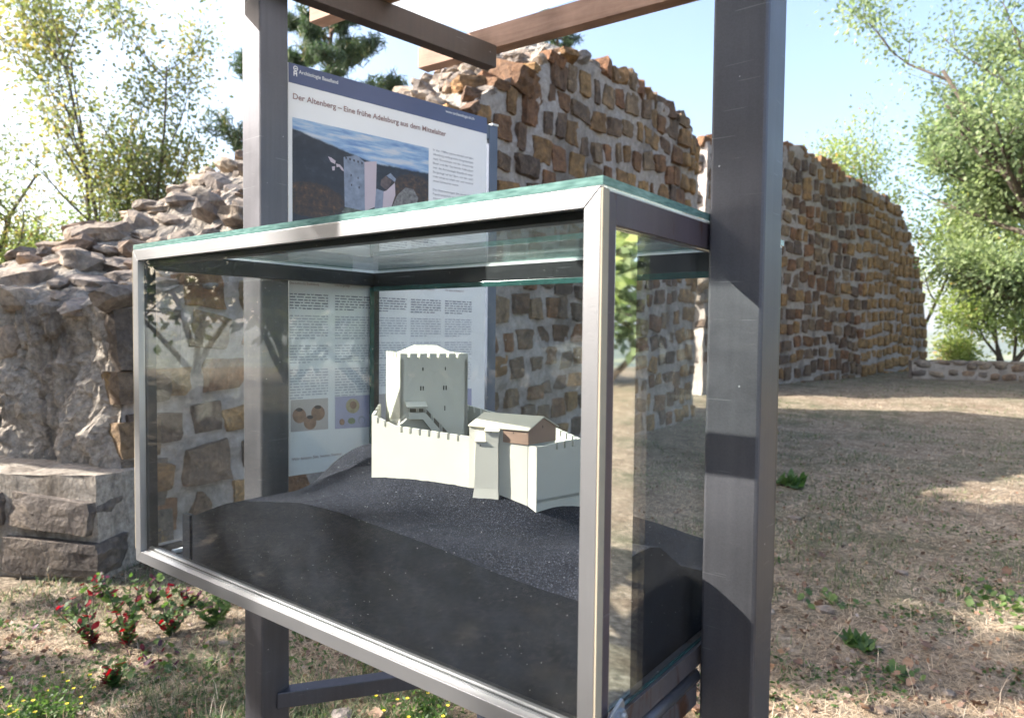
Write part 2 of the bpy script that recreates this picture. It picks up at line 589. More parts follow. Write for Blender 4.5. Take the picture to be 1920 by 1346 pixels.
def ground_mat():
    m, nt, out = new_mat('dry_lawn')
    p = nt.nodes.new('ShaderNodeBsdfPrincipled')
    geo = nt.nodes.new('ShaderNodeNewGeometry')
    pos = geo.outputs['Position']
    big = tex_noise(nt, pos, 0.55, 5, 0.6, 0.3)
    mid = tex_noise(nt, pos, 3.2, 7, 0.7, 0.4)
    fine = tex_noise(nt, pos, 26, 8, 0.78)
    straw = ramp(nt, [(0.34, (0.065, 0.052, 0.038)), (0.5, (0.24, 0.195, 0.14)), (0.66, (0.58, 0.48, 0.37))], fine).outputs[0]
    dirt = ramp(nt, [(0.34, (0.065, 0.05, 0.036)), (0.66, (0.29, 0.22, 0.155))], fine).outputs[0]
    green = ramp(nt, [(0.34, (0.035, 0.042, 0.026)), (0.66, (0.17, 0.175, 0.105))], fine).outputs[0]
    b = mixc(nt, ramp(nt, [(0.45, (0, 0, 0)), (0.6, (1, 1, 1))], mid).outputs[0], straw, dirt)
    gfac = math_n(nt, 'MULTIPLY', ramp(nt, [(0.47, (0, 0, 0)), (0.62, (1, 1, 1))], big).outputs[0], ramp(nt, [(0.35, (0, 0, 0)), (0.55, (1, 1, 1))], mid).outputs[0])
    b = mixc(nt, math_n(nt, 'MULTIPLY', gfac, 0.75), b, green)
    # beyond the hilltop: woods and fields
    ln = N(nt, 'ShaderNodeVectorMath', operation='LENGTH')
    nt.links.new(pos, ln.inputs[0])
    ff = ramp(nt, [(0.0, (0, 0, 0)), (1.0, (1, 1, 1))], math_n(nt, 'MULTIPLY', math_n(nt, 'SUBTRACT', ln.outputs['Value'], 40.0), 0.02, True)).outputs[0]
    fn = tex_noise(nt, pos, 0.006, 6, 0.6)
    wood = ramp(nt, [(0.42, (0.035, 0.055, 0.025)), (0.52, (0.05, 0.07, 0.03)), (0.56, (0.16, 0.17, 0.07))], fn).outputs[0]
    b = mixc(nt, ff, b, wood)
    nt.links.new(b, p.inputs['Base Color'])
    p.inputs['Roughness'].default_value = 0.95
    p.inputs['Specular IOR Level'].default_value = 0.15
    nt.links.new(bump(nt, fine, 0.9, 0.02, bump(nt, mid, 0.6, 0.05)), p.inputs['Normal'])
    nt.links.new(p.outputs[0], out.inputs[0])
    return m


M['ground'] = ground_mat()
g = mesh_obj('ground', np.stack([GX, GY, GZ], -1).reshape(-1, 3), gf, M['ground'], smooth=True)
tag(g, kind='structure')

# distant wooded hills across the valley
hv, hf = [], []
ths = np.linspace(0, 2 * math.pi, 241)
rads = [2600, 3300, 4200, 5200, 6500]
for k, rr in enumerate(rads):
    hgt = 130 * (k / 4) ** 0.7 * (1 + 0.5 * fbm(np.cos(ths) * 3 + 7, np.sin(ths) * 3 + 2, seed=5 + k)) - 125 + (50 if k > 1 else 0)
    if k == 0:
        hgt = hgt * 0 - 128
    for t, hh in zip(ths, hgt):
        hv.append((rr * math.cos(t), rr * math.sin(t), float(hh)))
for k in range(len(rads) - 1):
    for i in range(240):
        a = k * 241 + i
        hf.append((a, a + 1, a + 242, a + 241))
tag(mesh_obj('hills', hv, hf, M['ground'], smooth=True), kind='structure')


# ------------------------------------------------------------------ ruined masonry
def rock_mesh(name, seed, mat, boxy=4.0, amp=0.16, flat=False):
    import bmesh
    bm = bmesh.new()
    bmesh.ops.create_icosphere(bm, subdivisions=2, radius=1.0)
    for v in bm.verts:
        p = v.co.normalized()
        r = (abs(p.x) ** boxy + abs(p.y) ** boxy + abs(p.z) ** boxy) ** (-1 / boxy)
        q = p * r
        d = mnoise.noise_vector(q * 0.9 + Vector((seed * 7.3, seed * 3.1, 0))) * amp * 1.6
        d += mnoise.noise_vector(q * 2.9 + Vector((seed * 1.3, 5, seed))) * amp * 1.0
        v.co = q + d
    me = bpy.data.meshes.new(name)
    bm.to_mesh(me); bm.free()
    me.materials.append(mat)
    if not flat:
        me.polygons.foreach_set('use_smooth', np.ones(len(me.polygons), dtype=bool))
    me.update()
    return me


def block_mesh(name, seed, mat, jit=0.22, rough=0.06, rnd_=0.30, cuts=3):
    """roughly hewn block: warped box with broken faces and worn arrises"""
    import bmesh
    rd = random.Random(seed)
    bm = bmesh.new()
    bmesh.ops.create_cube(bm, size=2.0)
    bmesh.ops.subdivide_edges(bm, edges=bm.edges[:], cuts=cuts, use_grid_fill=True)
    cor = {(a, b, c): Vector((rd.uniform(-jit, jit * .4) * a, rd.uniform(-.08, .08), rd.uniform(-jit, jit * .4) * c)) for a in (-1, 1) for b in (-1, 1) for c in (-1, 1)}
    for k in ((-1, -1), (1, -1), (-1, 1), (1, 1)):
        cor[(k[0], 1, k[1])] = cor[(k[0], -1, k[1])] * 1.0
    for v in bm.verts:
        p = v.co.copy()
        q = (abs(p.x) ** 5 + abs(p.y) ** 5 + abs(p.z) ** 5) ** (-1 / 5)
        e = p * (1 - rnd_) + p * q * rnd_
        off = Vector((0, 0, 0))
        for (a, b, c), o in cor.items():
            w = (1 + a * p.x) / 2 * (1 + b * p.y) / 2 * (1 + c * p.z) / 2
            off += o * w
        n_ = mnoise.noise_vector(p * 1.7 + Vector((seed * 3.7, seed, 2))) * rough * 1.4 + mnoise.noise_vector(p * 4.1 + Vector((seed, 9, seed * 2.2))) * rough
        v.co = e + off + n_
    bmesh.ops.triangulate(bm, faces=bm.faces[:])
    me = bpy.data.meshes.new(name)
    bm.to_mesh(me); bm.free()
    me.materials.append(mat); me.update()
    return me


FACE = [block_mesh('stone', i, M['stone_brown'], 0.26, 0.075, 0.34) for i in range(18)]
RUB = [rock_mesh('rubble_stone', 40 + i, M['stone_grey'], random.choice((3.2, 4.0, 5.0)), 0.20, True) for i in range(12)]
OCH = [block_mesh('corner_stone', 80 + i, M['stone_ochre'], 0.12, 0.07, 0.30) for i in range(3)]
SHD = [block_mesh('stone', 90 + i, M['stone_shade'], 0.07, 0.05, 0.22) for i in range(6)]
FAR = [rock_mesh('stone', 100 + i, M['stone_grey'], 4.5, 0.14) for i in range(4)]


def disp(P, amp, sc, seed):
    x, y, z = P[:, 0] * sc, P[:, 1] * sc, P[:, 2] * sc
    return np.stack([fbm(x, y, z, seed, 3), fbm(x + 31, y, z, seed + 5, 3), fbm(x, y + 17, z, seed + 9, 3)], -1) * amp


def wdisp(P, amp, seed):
    return disp(P, amp, 1.6, seed) + disp(P, amp * 0.4, 6.0, seed + 3)


def wall_body(name, p0, p1, T, hfun, smin, mat, mat_end, parent, step=0.09, amp=0.07, zlow=-0.3, z0fun=None, seed=0, ends=False):
    p0 = np.array(p0); p1 = np.array(p1)
    L = np.hypot(*(p1 - p0)); dr = (p1 - p0) / L; nb = np.array([-dr[1], dr[0]])
    Ns, Nt, Nz = int(L / step), max(6, int(T / step)) * (3 if ends else 1), 96 if ends else 60
    V = []; F = []; FM = []

    def patch(S, Tt, Z, mi, flip=False):
        n0 = sum(len(v) for v in V)
        X = p0[0] + dr[0] * S + nb[0] * Tt; Y = p0[1] + dr[1] * S + nb[1] * Tt
        P = np.stack([X, Y, Z], -1).reshape(-1, 3)
        P = P + wdisp(P, amp, seed)
        if ends and mi == 1 and flip and S.shape[0] == Nz + 1:
            bb = (Tt / T).reshape(-1); cc = np.repeat(np.linspace(0, 1, Nz + 1), S.shape[1])
            wgt = np.clip(bb * 8, 0, 1) * np.clip((1 - cc) * 9, 0, 1)
            q = fbm(P[:, 0] * 5.5, P[:, 1] * 5.5, P[:, 2] * 1.3, 61, 4) * 0.16 + fbm(P[:, 0] * 14, P[:, 1] * 14, P[:, 2] * 5, 66, 3) * 0.07
            P = P + np.array([dr[0], dr[1], 0])[None, :] * (q * wgt)[:, None]
        if mi == 0:
            P = P + disp(P, 0.030 if ends else 0.035, 7.0 if ends else 4.0, 91)
        if ends and mi == 1:
            P = P + disp(P, 0.035, 12.0, 71) + disp(P, 0.018, 30.0, 75)
        V.append(P)
        id_ = np.arange(S.size).reshape(S.shape) + n0
        q = np.stack([id_[:-1, :-1], id_[:-1, 1:], id_[1:, 1:], id_[1:, :-1]], -1).reshape(-1, 4)
        if flip: q = q[:, ::-1]
        F.append(q); FM.append(np.full(len(q), mi))
    a = np.linspace(0, 1, Ns + 1); b = np.linspace(0, 1, Nt + 1); c = np.linspace(0, 1, Nz + 1)
    A, B = np.meshgrid(a, b)
    Tt = B * T; S = smin(Tt) + (L - smin(Tt)) * A
    patch(S, Tt, hfun(S, Tt), 1)
    A, C = np.meshgrid(a, c)
    for tt, fl in ((0.0, False), (T, True)):
        S = smin(tt) + (L - smin(tt)) * A
        H = hfun(S, S * 0 + tt)
        patch(S, S * 0 + tt, zlow + (H - zlow) * C, 0, fl)
    B, C = np.meshgrid(b, c)
    for e, fl in ((0, True), (1, False)):
        Tt = B * T; S = smin(Tt) if e == 0 else Tt * 0 + L
        H = hfun(S, Tt)
        patch(S, Tt, zlow + (H - zlow) * C, 1, fl)
    V = np.concatenate(V); F = np.concatenate(F); FM = np.concatenate(FM)
    o = mesh_obj(name, V - np.array([parent.location.x, parent.location.y, parent.location.z]), F, mat, parent, True, mats=[mat, mat_end], fmat=FM)
    o.data.polygons.foreach_set('use_smooth', FM == 0)
    return o, (p0, dr, nb, L)


def put(mesh, name, parent, loc, rot, scl):
    o = bpy.data.objects.new(name, mesh)
    COL.objects.link(o)
    o.parent = parent
    o.location = Vector(loc) - parent.location
    o.rotation_euler = rot
    o.scale = scl
    return o


def join_stones(name, items, parent, mat):
    """items: (mesh, loc, rot, scale) -> one joined mesh"""
    V = []; F = []; n = 0
    cache = {}
    for me, loc, rot, scl in items:
        if me.name not in cache:
            co = np.zeros(len(me.vertices) * 3); me.vertices.foreach_get('co', co)
            fc = np.zeros(len(me.polygons) * 3, dtype=np.int32); me.polygons.foreach_get('vertices', fc)
            cache[me.name] = (co.reshape(-1, 3), fc.reshape(-1, 3))
        co, fc = cache[me.name]
        Rm = np.array(Matrix.Rotation(rot[2], 3, 'Z') @ Matrix.Rotation(rot[0], 3, 'X') @ Matrix.Rotation(rot[1], 3, 'Y'))
        V.append((co * np.array(scl)) @ Rm.T + np.array(loc) - np.array(parent.location)); F.append(fc + n); n += len(co)
    if not V: return None
    o = mesh_obj(name, np.concatenate(V), np.concatenate(F), mat, parent, False)
    o['kind'] = 'stuff'
    return o


def face_stones(parent, frame, hfun, meshes, mat, smax, zmin, zmax, rowh, wid, gap, proud, tface=0.0, smin_=0.05, limit=300, seed=1, wd=(0.06, 0), sc_big=False):
    rnd = random.Random(seed)
    p0, dr, nb, L = frame
    ang = math.atan2(dr[1], dr[0])
    items = []
    z = zmin
    while z < zmax:
        rh = rnd.uniform(*rowh)
        s = smin_ + rnd.uniform(-0.1, 0.15)
        while s < smax:
            w = rnd.uniform(*wid) * (1.25 if rnd.random() < 0.12 else 1) * 1
            w = min(w, smax + 0.04 - s)
            if w < 0.12: break
            zc = z + rh / 2 + (rnd.uniform(-0.045, 0.045) + 0.09 * math.sin(s * 1.3 + z * .8)) * (1 if smax > 4 else 0.1)
            sc = s + w / 2
            h = float(hfun(np.array([sc]), np.array([tface]))[0])
            if zc < h - 0.06:
                hh = (rh - gap * rnd.uniform(0.5, 2.0)) / 2
                ww = (w - gap * rnd.uniform(0.7, 1.6)) / 2
                dp = rnd.uniform(0.11, 0.15)
                off = -(proud * rnd.uniform(0.5, 1.3)) + dp
                X = p0[0] + dr[0] * sc + nb[0] * (tface + off); Y = p0[1] + dr[1] * sc + nb[1] * (tface + off)
                P = np.array([[X, Y, zc]])
                P = P + wdisp(P, *wd)
                items.append((rnd.choice(meshes), tuple(P[0]), (rnd.gauss(0, .05), rnd.gauss(0, .07), ang + rnd.gauss(0, .06)), (max(ww, .04), dp, max(hh, .04))))
            s += w
        z += rh
    items.sort(key=lambda it: it[1][0] ** 2 + it[1][1] ** 2)
    for it in items[:limit]:
        put(it[0], 'stone', parent, it[1], it[2], it[3])
    join_stones('stone_cluster', items[limit:], parent, mat)
    return len(items)


def interp_profile(pts, p0, dr, nb, t):
    """pixel outline points -> (s, z) on the vertical plane at thickness t"""
    q0 = (p0[0] + nb[0] * t, p0[1] + nb[1] * t, 0)
    ss, zz = [], []
    for px, py in pts:
        P = at_plane(px, py, q0, (nb[0], nb[1], 0))
        ss.append((P.x - q0[0]) * dr[0] + (P.y - q0[1]) * dr[1]); zz.append(P.z)
    o = np.argsort(ss)
    return np.array(ss)[o], np.array(zz)[o]


# --- near ruined wall
W1a, W1b, T1 = np.array([-2.67, 4.75]), np.array([3.36, 12.9]), 1.9
d1 = (W1b - W1a) / np.hypot(*(W1b - W1a)); n1 = np.array([-d1[1], d1[0]])
fs, fz = interp_profile([(230, 560), (300, 543), (440, 520), (560, 430), (700, 335), (800, 262), (886, 198), (931, 160), (1000, 128), (1052, 104), (1076, 106), (1131, 129), (1191, 157), (1206, 179), (1239, 193), (1258, 212), (1284, 217), (1296, 262)], W1a, d1, n1, 0.0)
bs, bz = interp_profile([(0, 503), (62, 474), (154, 441), (233, 416), (308, 374), (349, 353), (416, 320), (447, 300), (600, 225), (771, 171), (830, 134), (927, 105), (983, 82), (1020, 82), (1050, 90)], W1a, d1, n1, T1)
bs = np.concatenate([bs, [bs[-1] + 0.6, 9.9]]); bz = np.concatenate([bz, [bz[-1] - 0.15, 4.9]])


def h1(s, t):
    f = np.interp(s, fs, fz); f = np.where(s < 0.0, np.maximum(fz[0] + 0.0 + s * 0.55, 1.45), f)
    b = np.interp(s, bs, bz)
    k = sstep(0.0, 1.0, np.asarray(t) / T1) * 0.6 + 0.4 * np.asarray(t) / T1
    z = f + (b - f) * k
    return z + 0.10 * fbm(np.asarray(s) * 2.0, np.asarray(t) * 2.0, seed=4) * sstep(0.0, 0.4, t)


wall1 = empty('ruined_wall', (W1a[0], W1a[1], 0))
tag(wall1, 'tall crumbling wall of brown stones, its rubble top sloping down left behind the glass case', 'ruined wall')
body1, fr1 = wall_body('mortar_core', W1a, W1b, T1, h1, lambda t: -0.38 * np.asarray(t), M['mortar'], M['mortar_end'], wall1, 0.055, 0.07, ends=True)
nst = face_stones(wall1, fr1, h1, FACE, M['stone_brown'], fr1[3] - 0.02, 0.05, 5.6, (0.29, 0.41), (0.24, 0.50), 0.060, 0.046, seed=3, wd=(0.07, 0), sc_big=True)
# top rubble
rnd = random.Random(11)
cnt = 0
placed = []
tries = 0
while cnt < 290 and tries < 9000:
    tries += 1
    t = rnd.uniform(0.0, T1 + 0.05); s = rnd.uniform(-0.6, 6.6)
    if s > 5.2 and rnd.random() < .5: continue
    if s < -0.38 * t: continue
    sz = rnd.uniform(0.07, 0.19) * (1.15 if s > 3 else 1.0)
    if any((s - a) ** 2 + (t - b) ** 2 < ((sz + c) * 0.86) ** 2 for a, b, c in placed): continue
    placed.append((s, t, sz)); cnt += 1
    z = float(h1(np.array([s]), np.array([t]))[0])
    X = W1a[0] + d1[0] * s + n1[0] * t; Y = W1a[1] + d1[1] * s + n1[1] * t
    me = rnd.choice(RUB if s < 3.4 or t > 0.5 else RUB + FACE)
    put(me, 'rubble_stone', wall1, (X, Y, z + sz * rnd.uniform(-0.30, 0.05)), (rnd.gauss(0, .25), rnd.gauss(0, .25), rnd.uniform(0, 6.3)), (sz * rnd.uniform(.9, 1.6), sz * rnd.uniform(.8, 1.2), sz * rnd.uniform(.4, .7)))
# far top crest small stones beyond s>6.6 along the front edge
for s in np.arange(6.7, 10.0, 0.27):
    z = float(h1(np.array([s]), np.array([0.1]))[0])
    X = W1a[0] + d1[0] * s + n1[0] * 0.12; Y = W1a[1] + d1[1] * s + n1[1] * 0.12
    k = rnd.uniform(0.10, 0.17)
    put(rnd.choice(FACE), 'crest_stone', wall1, (X, Y, z - 0.05 + rnd.uniform(-.05, .05)), (rnd.gauss(0, .2), rnd.gauss(0, .2), rnd.uniform(0, 6)), (k * 1.2, k, k))
# broken end face on the left: ledges, quoins and buried stones
for zc, ss, kk, ww in ((1.52, 0.22, 0, .24), (0.82, 0.13, 0, .15), (0.50, 0.19, 1, .17), (1.18, 0.12, 2, .2), (0.14, 0.16, 0, .2)):
    X = W1a[0] + d1[0] * ww * .78 + n1[0] * 0.135; Y = W1a[1] + d1[1] * ww * .78 + n1[1] * 0.135
    put(OCH[kk], 'corner_stone', wall1, (X, Y, zc), (rnd.gauss(0, .05), rnd.gauss(0, .05), math.atan2(d1[1], d1[0])), (ww, 0.17, ss))
for i in range(16):
    t = rnd.uniform(0.35, T1); zc = rnd.uniform(0.1, 1.5)
    s = -0.38 * t + 0.10
    X = W1a[0] + d1[0] * s + n1[0] * t; Y = W1a[1] + d1[1] * s + n1[1] * t
    sz = rnd.uniform(0.08, 0.19)
    put(rnd.choice(RUB), 'core_stone', wall1, (X, Y, zc), (rnd.gauss(0, .2), rnd.gauss(0, .2), math.atan2(d1[1], d1[0])), (0.10, sz * 1.2, sz))

# --- second wall
W2a, W2b, T2 = np.array([4.25, 15.5]), np.array([14.25, 24.0]), 1.5
d2 = (W2b - W2a) / np.hypot(*(W2b - W2a)); n2 = np.array([-d2[1], d2[0]])
ps, pz = interp_profile([(1322, 264), (1400, 265), (1465, 271), (1500, 278), (1530, 296), (1560, 312), (1600, 333), (1650, 365), (1688, 392), (1700, 430), (1712, 470), (1722, 505), (1730, 545), (1735, 610)], W2a, d2, n2, 0.0)


def h2(s, t):
    z = np.interp(s, ps, pz)
    return z + 0.10 * fbm(np.asarray(s) * 1.6, np.asarray(t) * 1.6, seed=14) + 0.04 * fbm(np.asarray(s) * 7, np.asarray(t) * 3, seed=15)


wall2 = empty('ruined_wall', (W2a[0], W2a[1], 0))
tag(wall2, 'farther ruined wall with small brown stone courses, ending in a stepped broken edge beside the trees', 'ruined wall')
body2, fr2 = wall_body('mortar_core', W2a, W2b, T2, h2, lambda t: 0.0 * np.asarray(t), M['mortar'], M['mortar_rubble'], wall2, 0.12, 0.06, seed=2)
face_stones(wall2, fr2, h2, FACE, M['stone_brown'], fr2[3], 0.15, 6.2, (0.31, 0.43), (0.26, 0.54), 0.055, 0.052, seed=8, wd=(0.06, 2))
for i in range(60):
    t = rnd.uniform(0.0, T2); zc = rnd.uniform(0.3, 5.6)
    X = W2a[0] + d2[0] * 0.02 + n2[0] * t; Y = W2a[1] + d2[1] * 0.02 + n2[1] * t
    sz = rnd.uniform(0.12, 0.24)
    put(rnd.choice(RUB), 'rubble_stone', wall2, (X, Y, zc), (rnd.gauss(0, .3), rnd.gauss(0, .3), rnd.uniform(0, 6)), (sz * 1.2, sz, sz * .8))
for s in np.arange(0.1, 12.4, 0.33):
    z = float(h2(np.array([s]), np.array([0.1]))[0])
    X = W2a[0] + d2[0] * s + n2[0] * 0.15; Y = W2a[1] + d2[1] * s + n2[1] * 0.15
    k = rnd.uniform(0.09, 0.17)
    put(rnd.choice(FACE + RUB[:3]), 'crest_stone', wall2, (X, Y, z - 0.03), (rnd.gauss(0, .2), rnd.gauss(0, .2), rnd.uniform(0, 6)), (k * 1.4, k, k))


# --- low walls
def low_wall(name, label, a, b, T, hz, parent_z, meshes, mat, mortar, rowh, wid, seed, cap=True, zl=-0.2):
    a = np.array(a); b = np.array(b)
    e = empty(name, (a[0], a[1], parent_z)); tag(e, label, 'low wall')
    hf_ = lambda s, t: np.asarray(s) * 0 + hz + 0.03 * fbm(np.asarray(s) * 1.5, np.asarray(t) * 1.5, seed=seed)
    _, fr = wall_body('mortar_core', a, b, T, hf_, lambda t: 0.0 * np.asarray(t), mortar, mortar, e, 0.1, 0.03, zlow=zl, seed=seed)
    face_stones(e, fr, hf_, meshes, mat, fr[3], parent_z, hz, rowh, wid, 0.03, 0.055, seed=seed, wd=(0.03, seed))
    p0, dr, nb, L = fr
    rd = random.Random(seed)
    s = 0.0 if cap else L
    while s < L:
        w = rd.uniform(0.3, 0.6)
        for t in (T * 0.22, T * 0.72):
            X = p0[0] + dr[0] * (s + w / 2) + nb[0] * t; Y = p0[1] + dr[1] * (s + w / 2) + nb[1] * t
            put(rd.choice(meshes), 'cap_stone', e, (X, Y, hz - 0.02), (0, 0, math.atan2(dr[1], dr[0]) + rd.gauss(0, .1)), (w / 2 * .95, T * 0.27, 0.075))
        s += w
    return e


low_wall('low_wall', 'knee-high wall stub of big stone blocks, coloured dark for shade, at the left edge', (-4.6, 4.62), (-2.60, 4.34), 0.55, 0.66, 0.0, SHD, M['stone_shade'], M['mortar_end'], (0.27, 0.29), (0.5, 0.9), 31, cap=False)
low_wall('low_wall', 'long low stone wall in front of the bushes at the far right', (11.75, 20.4), (18.5, 18.2), 0.5, 0.86, 0.35, FAR, M['stone_grey'], M['mortar_rubble'], (0.2, 0.28), (0.25, 0.5), 37, zl=0.1)

# ------------------------------------------------------------------ foliage
def leaf_mat(name, stops, trans=0.45, rough=0.6):
    m, nt, out = new_mat(name)
    a = N(nt, 'ShaderNodeAttribute', attribute_name='tint')
    c = ramp(nt, stops, a.outputs['Fac']).outputs[0]
    df = nt.nodes.new('ShaderNodeBsdfPrincipled')
    nt.links.new(c, df.inputs['Base Color']); df.inputs['Roughness'].default_value = rough
    tl = nt.nodes.new('ShaderNodeBsdfTranslucent')
    hs = N(nt, 'ShaderNodeHueSaturation', inp={'Saturation': 1.15, 'Value': 1.9})
    nt.links.new(c, hs.inputs['Color']); nt.links.new(hs.outputs[0], tl.inputs[0])
    mx = N(nt, 'ShaderNodeMixShader', inp={0: trans})
    nt.links.new(df.outputs[0], mx.inputs[1]); nt.links.new(tl.outputs[0], mx.inputs[2])
    nt.links.new(mx.outputs[0], out.inputs[0])
    return m


M['leaf_yellow'] = leaf_mat('yellowing_leaves', [(0.0, (0.06, 0.085, 0.035)), (0.45, (0.13, 0.155, 0.06)), (0.8, (0.27, 0.25, 0.09)), (1.0, (0.40, 0.27, 0.10))])
M['leaf_green'] = leaf_mat('light_green_leaves', [(0.0, (0.055, 0.09, 0.05)), (0.5, (0.14, 0.19, 0.09)), (1.0, (0.30, 0.35, 0.17))])
M['leaf_lime'] = leaf_mat('lime_leaves', [(0.0, (0.08, 0.12, 0.04)), (0.5, (0.19, 0.245, 0.08)), (0.9, (0.33, 0.36, 0.13)), (1.0, (0.45, 0.27, 0.12))])
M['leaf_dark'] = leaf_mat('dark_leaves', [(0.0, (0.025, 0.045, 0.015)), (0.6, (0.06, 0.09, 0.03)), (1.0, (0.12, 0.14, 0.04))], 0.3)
M['needles'] = leaf_mat('pine_needles', [(0.0, (0.03, 0.055, 0.03)), (0.7, (0.07, 0.105, 0.045)), (0.95, (0.14, 0.17, 0.05)), (1.0, (0.25, 0.16, 0.05))], 0.25)
M['bark'] = simple('bark', (0.09, 0.07, 0.055), 0.9, 0, 0.35, 8, 0.8, 25, (1, 1, 0.3))
M['bark_pine'] = simple('pine_bark', (0.15, 0.085, 0.055), 0.9, 0, 0.35, 8, 0.8, 25, (1, 1, 0.4))


def quads(centers, size, aspect=0.6, seed=0, updir=None):
    """leaf-shaped rhombs with a fold, random orientation; returns verts, faces"""
    r = np.random.default_rng(seed)
    n = len(centers)
    a = r.normal(size=(n, 3)); a /= np.linalg.norm(a, axis=1)[:, None]
    if updir is not None:
        a[:, 2] = np.abs(a[:, 2]) * 0.4 + a[:, 2] * 0.2; a /= np.linalg.norm(a, axis=1)[:, None]
    b = r.normal(size=(n, 3)); b -= (a * b).sum(1)[:, None] * a; b /= np.linalg.norm(b, axis=1)[:, None]
    s = size * r.uniform(0.55, 1.35, n)[:, None]
    c = np.cross(a, b)
    v = np.stack([centers - a * s, centers + b * s * aspect + c * s * 0.15, centers + a * s, centers - b * s * aspect + c * s * 0.15], 1).reshape(-1, 3)
    f = np.arange(n * 4).reshape(-1, 4)
    return v, f


def tint(o, vals, per=4):
    me = o.data
    at_ = me.attributes.new('tint', 'FLOAT', 'POINT')
    at_.data.foreach_set('value', np.repeat(vals, per).astype(np.float32))


def grow(base, dirv, length, rad, level, maxlev, rn, tubes, tips, bend=0.25, nb=(3, 5), droop=0.0, shrink=(0.45, 0.7), upb=0.25):
    n = 5 if level < maxlev else 4
    pts = [Vector(base)]; d = Vector(dirv).normalized()
    for i in range(n):
        d = (d + Vector((rn.gauss(0, bend), rn.gauss(0, bend), rn.gauss(0, bend * .6) + upb * 0.2 - droop))).normalized()
        pts.append(pts[-1] + d * (length / n))
    rr = [rad * (1 - 0.75 * i / n) for i in range(n + 1)]
    tubes.append((pts, rr, 7 if level == 0 else (5 if level == 1 else 3)))
    if level >= maxlev:
        tips.append(pts); return
    k = rn.randint(*nb) + (2 if level == 0 else 0)
    for j in range(k):
        f = rn.uniform(0.3, 1.0) if level else rn.uniform(0.3, 1.0)
        i = min(int(f * n), n - 1); p = pts[i].lerp(pts[i + 1], f * n - i)
        az = rn.uniform(0, 2 * math.pi); el = rn.uniform(-0.1, 0.9)
        nd = Vector((math.cos(az) * math.cos(el), math.sin(az) * math.cos(el), math.sin(el))) + d * 0.5
        grow(p, nd, length * rn.uniform(*shrink), rr[i] * 0.6, level + 1, maxlev, rn, tubes, tips, bend * 1.1, nb, droop, shrink, upb)


def tree(name, label, cat, base, trunks, seed, leafmat, nleaf, lsize, rad, maxlev=3, group=None, barkmat=None, spread=0.16, nb=(3, 5), aspect=0.6, droop=0.0, shrink=(0.45, 0.7), upb=0.25, bend=0.2, tintpow=1.0):
    rn = random.Random(seed); rg = np.random.default_rng(seed)
    e = empty(name, base); tag(e, label, cat, group)
    tubes, tips = [], []
    for off, dv, ln in trunks:
        grow(off, dv, ln, rad, 0, maxlev, rn, tubes, tips, bend, nb, droop, shrink, upb)
    m = MB()
    for p, r_, s in tubes: m.tube(p, r_, s)
    m.build('trunk', barkmat or M['bark'], e, smooth=True)
    C = []
    for k in range(nleaf):
        p = tips[rn.randrange(len(tips))]
        f = rn.uniform(0.1, 1.0) * (len(p) - 1); i = min(int(f), len(p) - 2)
        q = p[i].lerp(p[i + 1], f - i)
        C.append((q.x, q.y, q.z))
    C = np.array(C) + rg.normal(size=(nleaf, 3)) * spread
    v, f = quads(C, lsize, aspect, seed)
    o = mesh_obj('crown', v, f, leafmat, e)
    t = np.clip(0.5 + 0.33 * fbm(C[:, 0] * 0.8, C[:, 1] * 0.8, C[:, 2] * 0.8, seed=seed) * 1.6 + rg.normal(size=nleaf) * 0.17, 0, 1) ** tintpow
    tint(o, t)
    return e


def X_at(px, Y):
    return (px - 960) / FPX * Y


V3 = Vector
# multi-stemmed tree behind the wall on the left
tree('deciduous_tree', 'airy multi-stemmed tree with yellowing leaves rising behind the sloping left wall', 'tree', (X_at(250, 21), 21, 0.2),
     [((0, 0, 0), (0.03, 0, 1), 11.2), ((0.3, 0, 0), (0.12, 0, 1), 9.0), ((-0.3, 0, 0), (-0.10, 0, 1), 9.4), ((-.2, .3, 0), (-.22, .1, 1), 7.4), ((.3, .3, 0), (.26, .1, 1), 6.6)], 5, M['leaf_yellow'], 24000, 0.064, 0.085, 2, spread=0.34, shrink=(0.2, 0.36), nb=(7, 10), upb=0.5, bend=0.09)
tree('deciduous_tree', 'leafy tree cut off by the left edge of the picture', 'tree', (X_at(-150, 17), 17, 0.2),
     [((0, 0, 0), (0.0, 0, 1), 6.2), ((0.2, 0, 0), (0.12, 0, 1), 4.8)], 8, M['leaf_yellow'], 13000, 0.055, 0.12, 2, spread=0.30, shrink=(0.28, 0.45), nb=(6, 9), upb=0.4, tintpow=1.4)
for i, (px, Y, hh) in enumerate(((40, 19, 3.6), (150, 20, 3.9), (300, 22, 4.2))):
    tree('shrub', ['low green bush at the far left above the rubble slope', 'round bush behind the rubble slope under the multi-stemmed tree', 'bush peeking over the wall right of the multi-stemmed tree'][i], 'bush', (X_at(px, Y), Y, 0.2),
         [((0, 0, 0), (0.1, 0, 1), hh), ((.3, 0, 0), (0.5, 0, 1), hh * .9), ((-.3, 0, 0), (-.5, 0, 1), hh * .9)], 12 + i, M['leaf_lime'], 9000, 0.055, 0.05, 2, spread=0.28, shrink=(0.3, 0.45), nb=(5, 7))
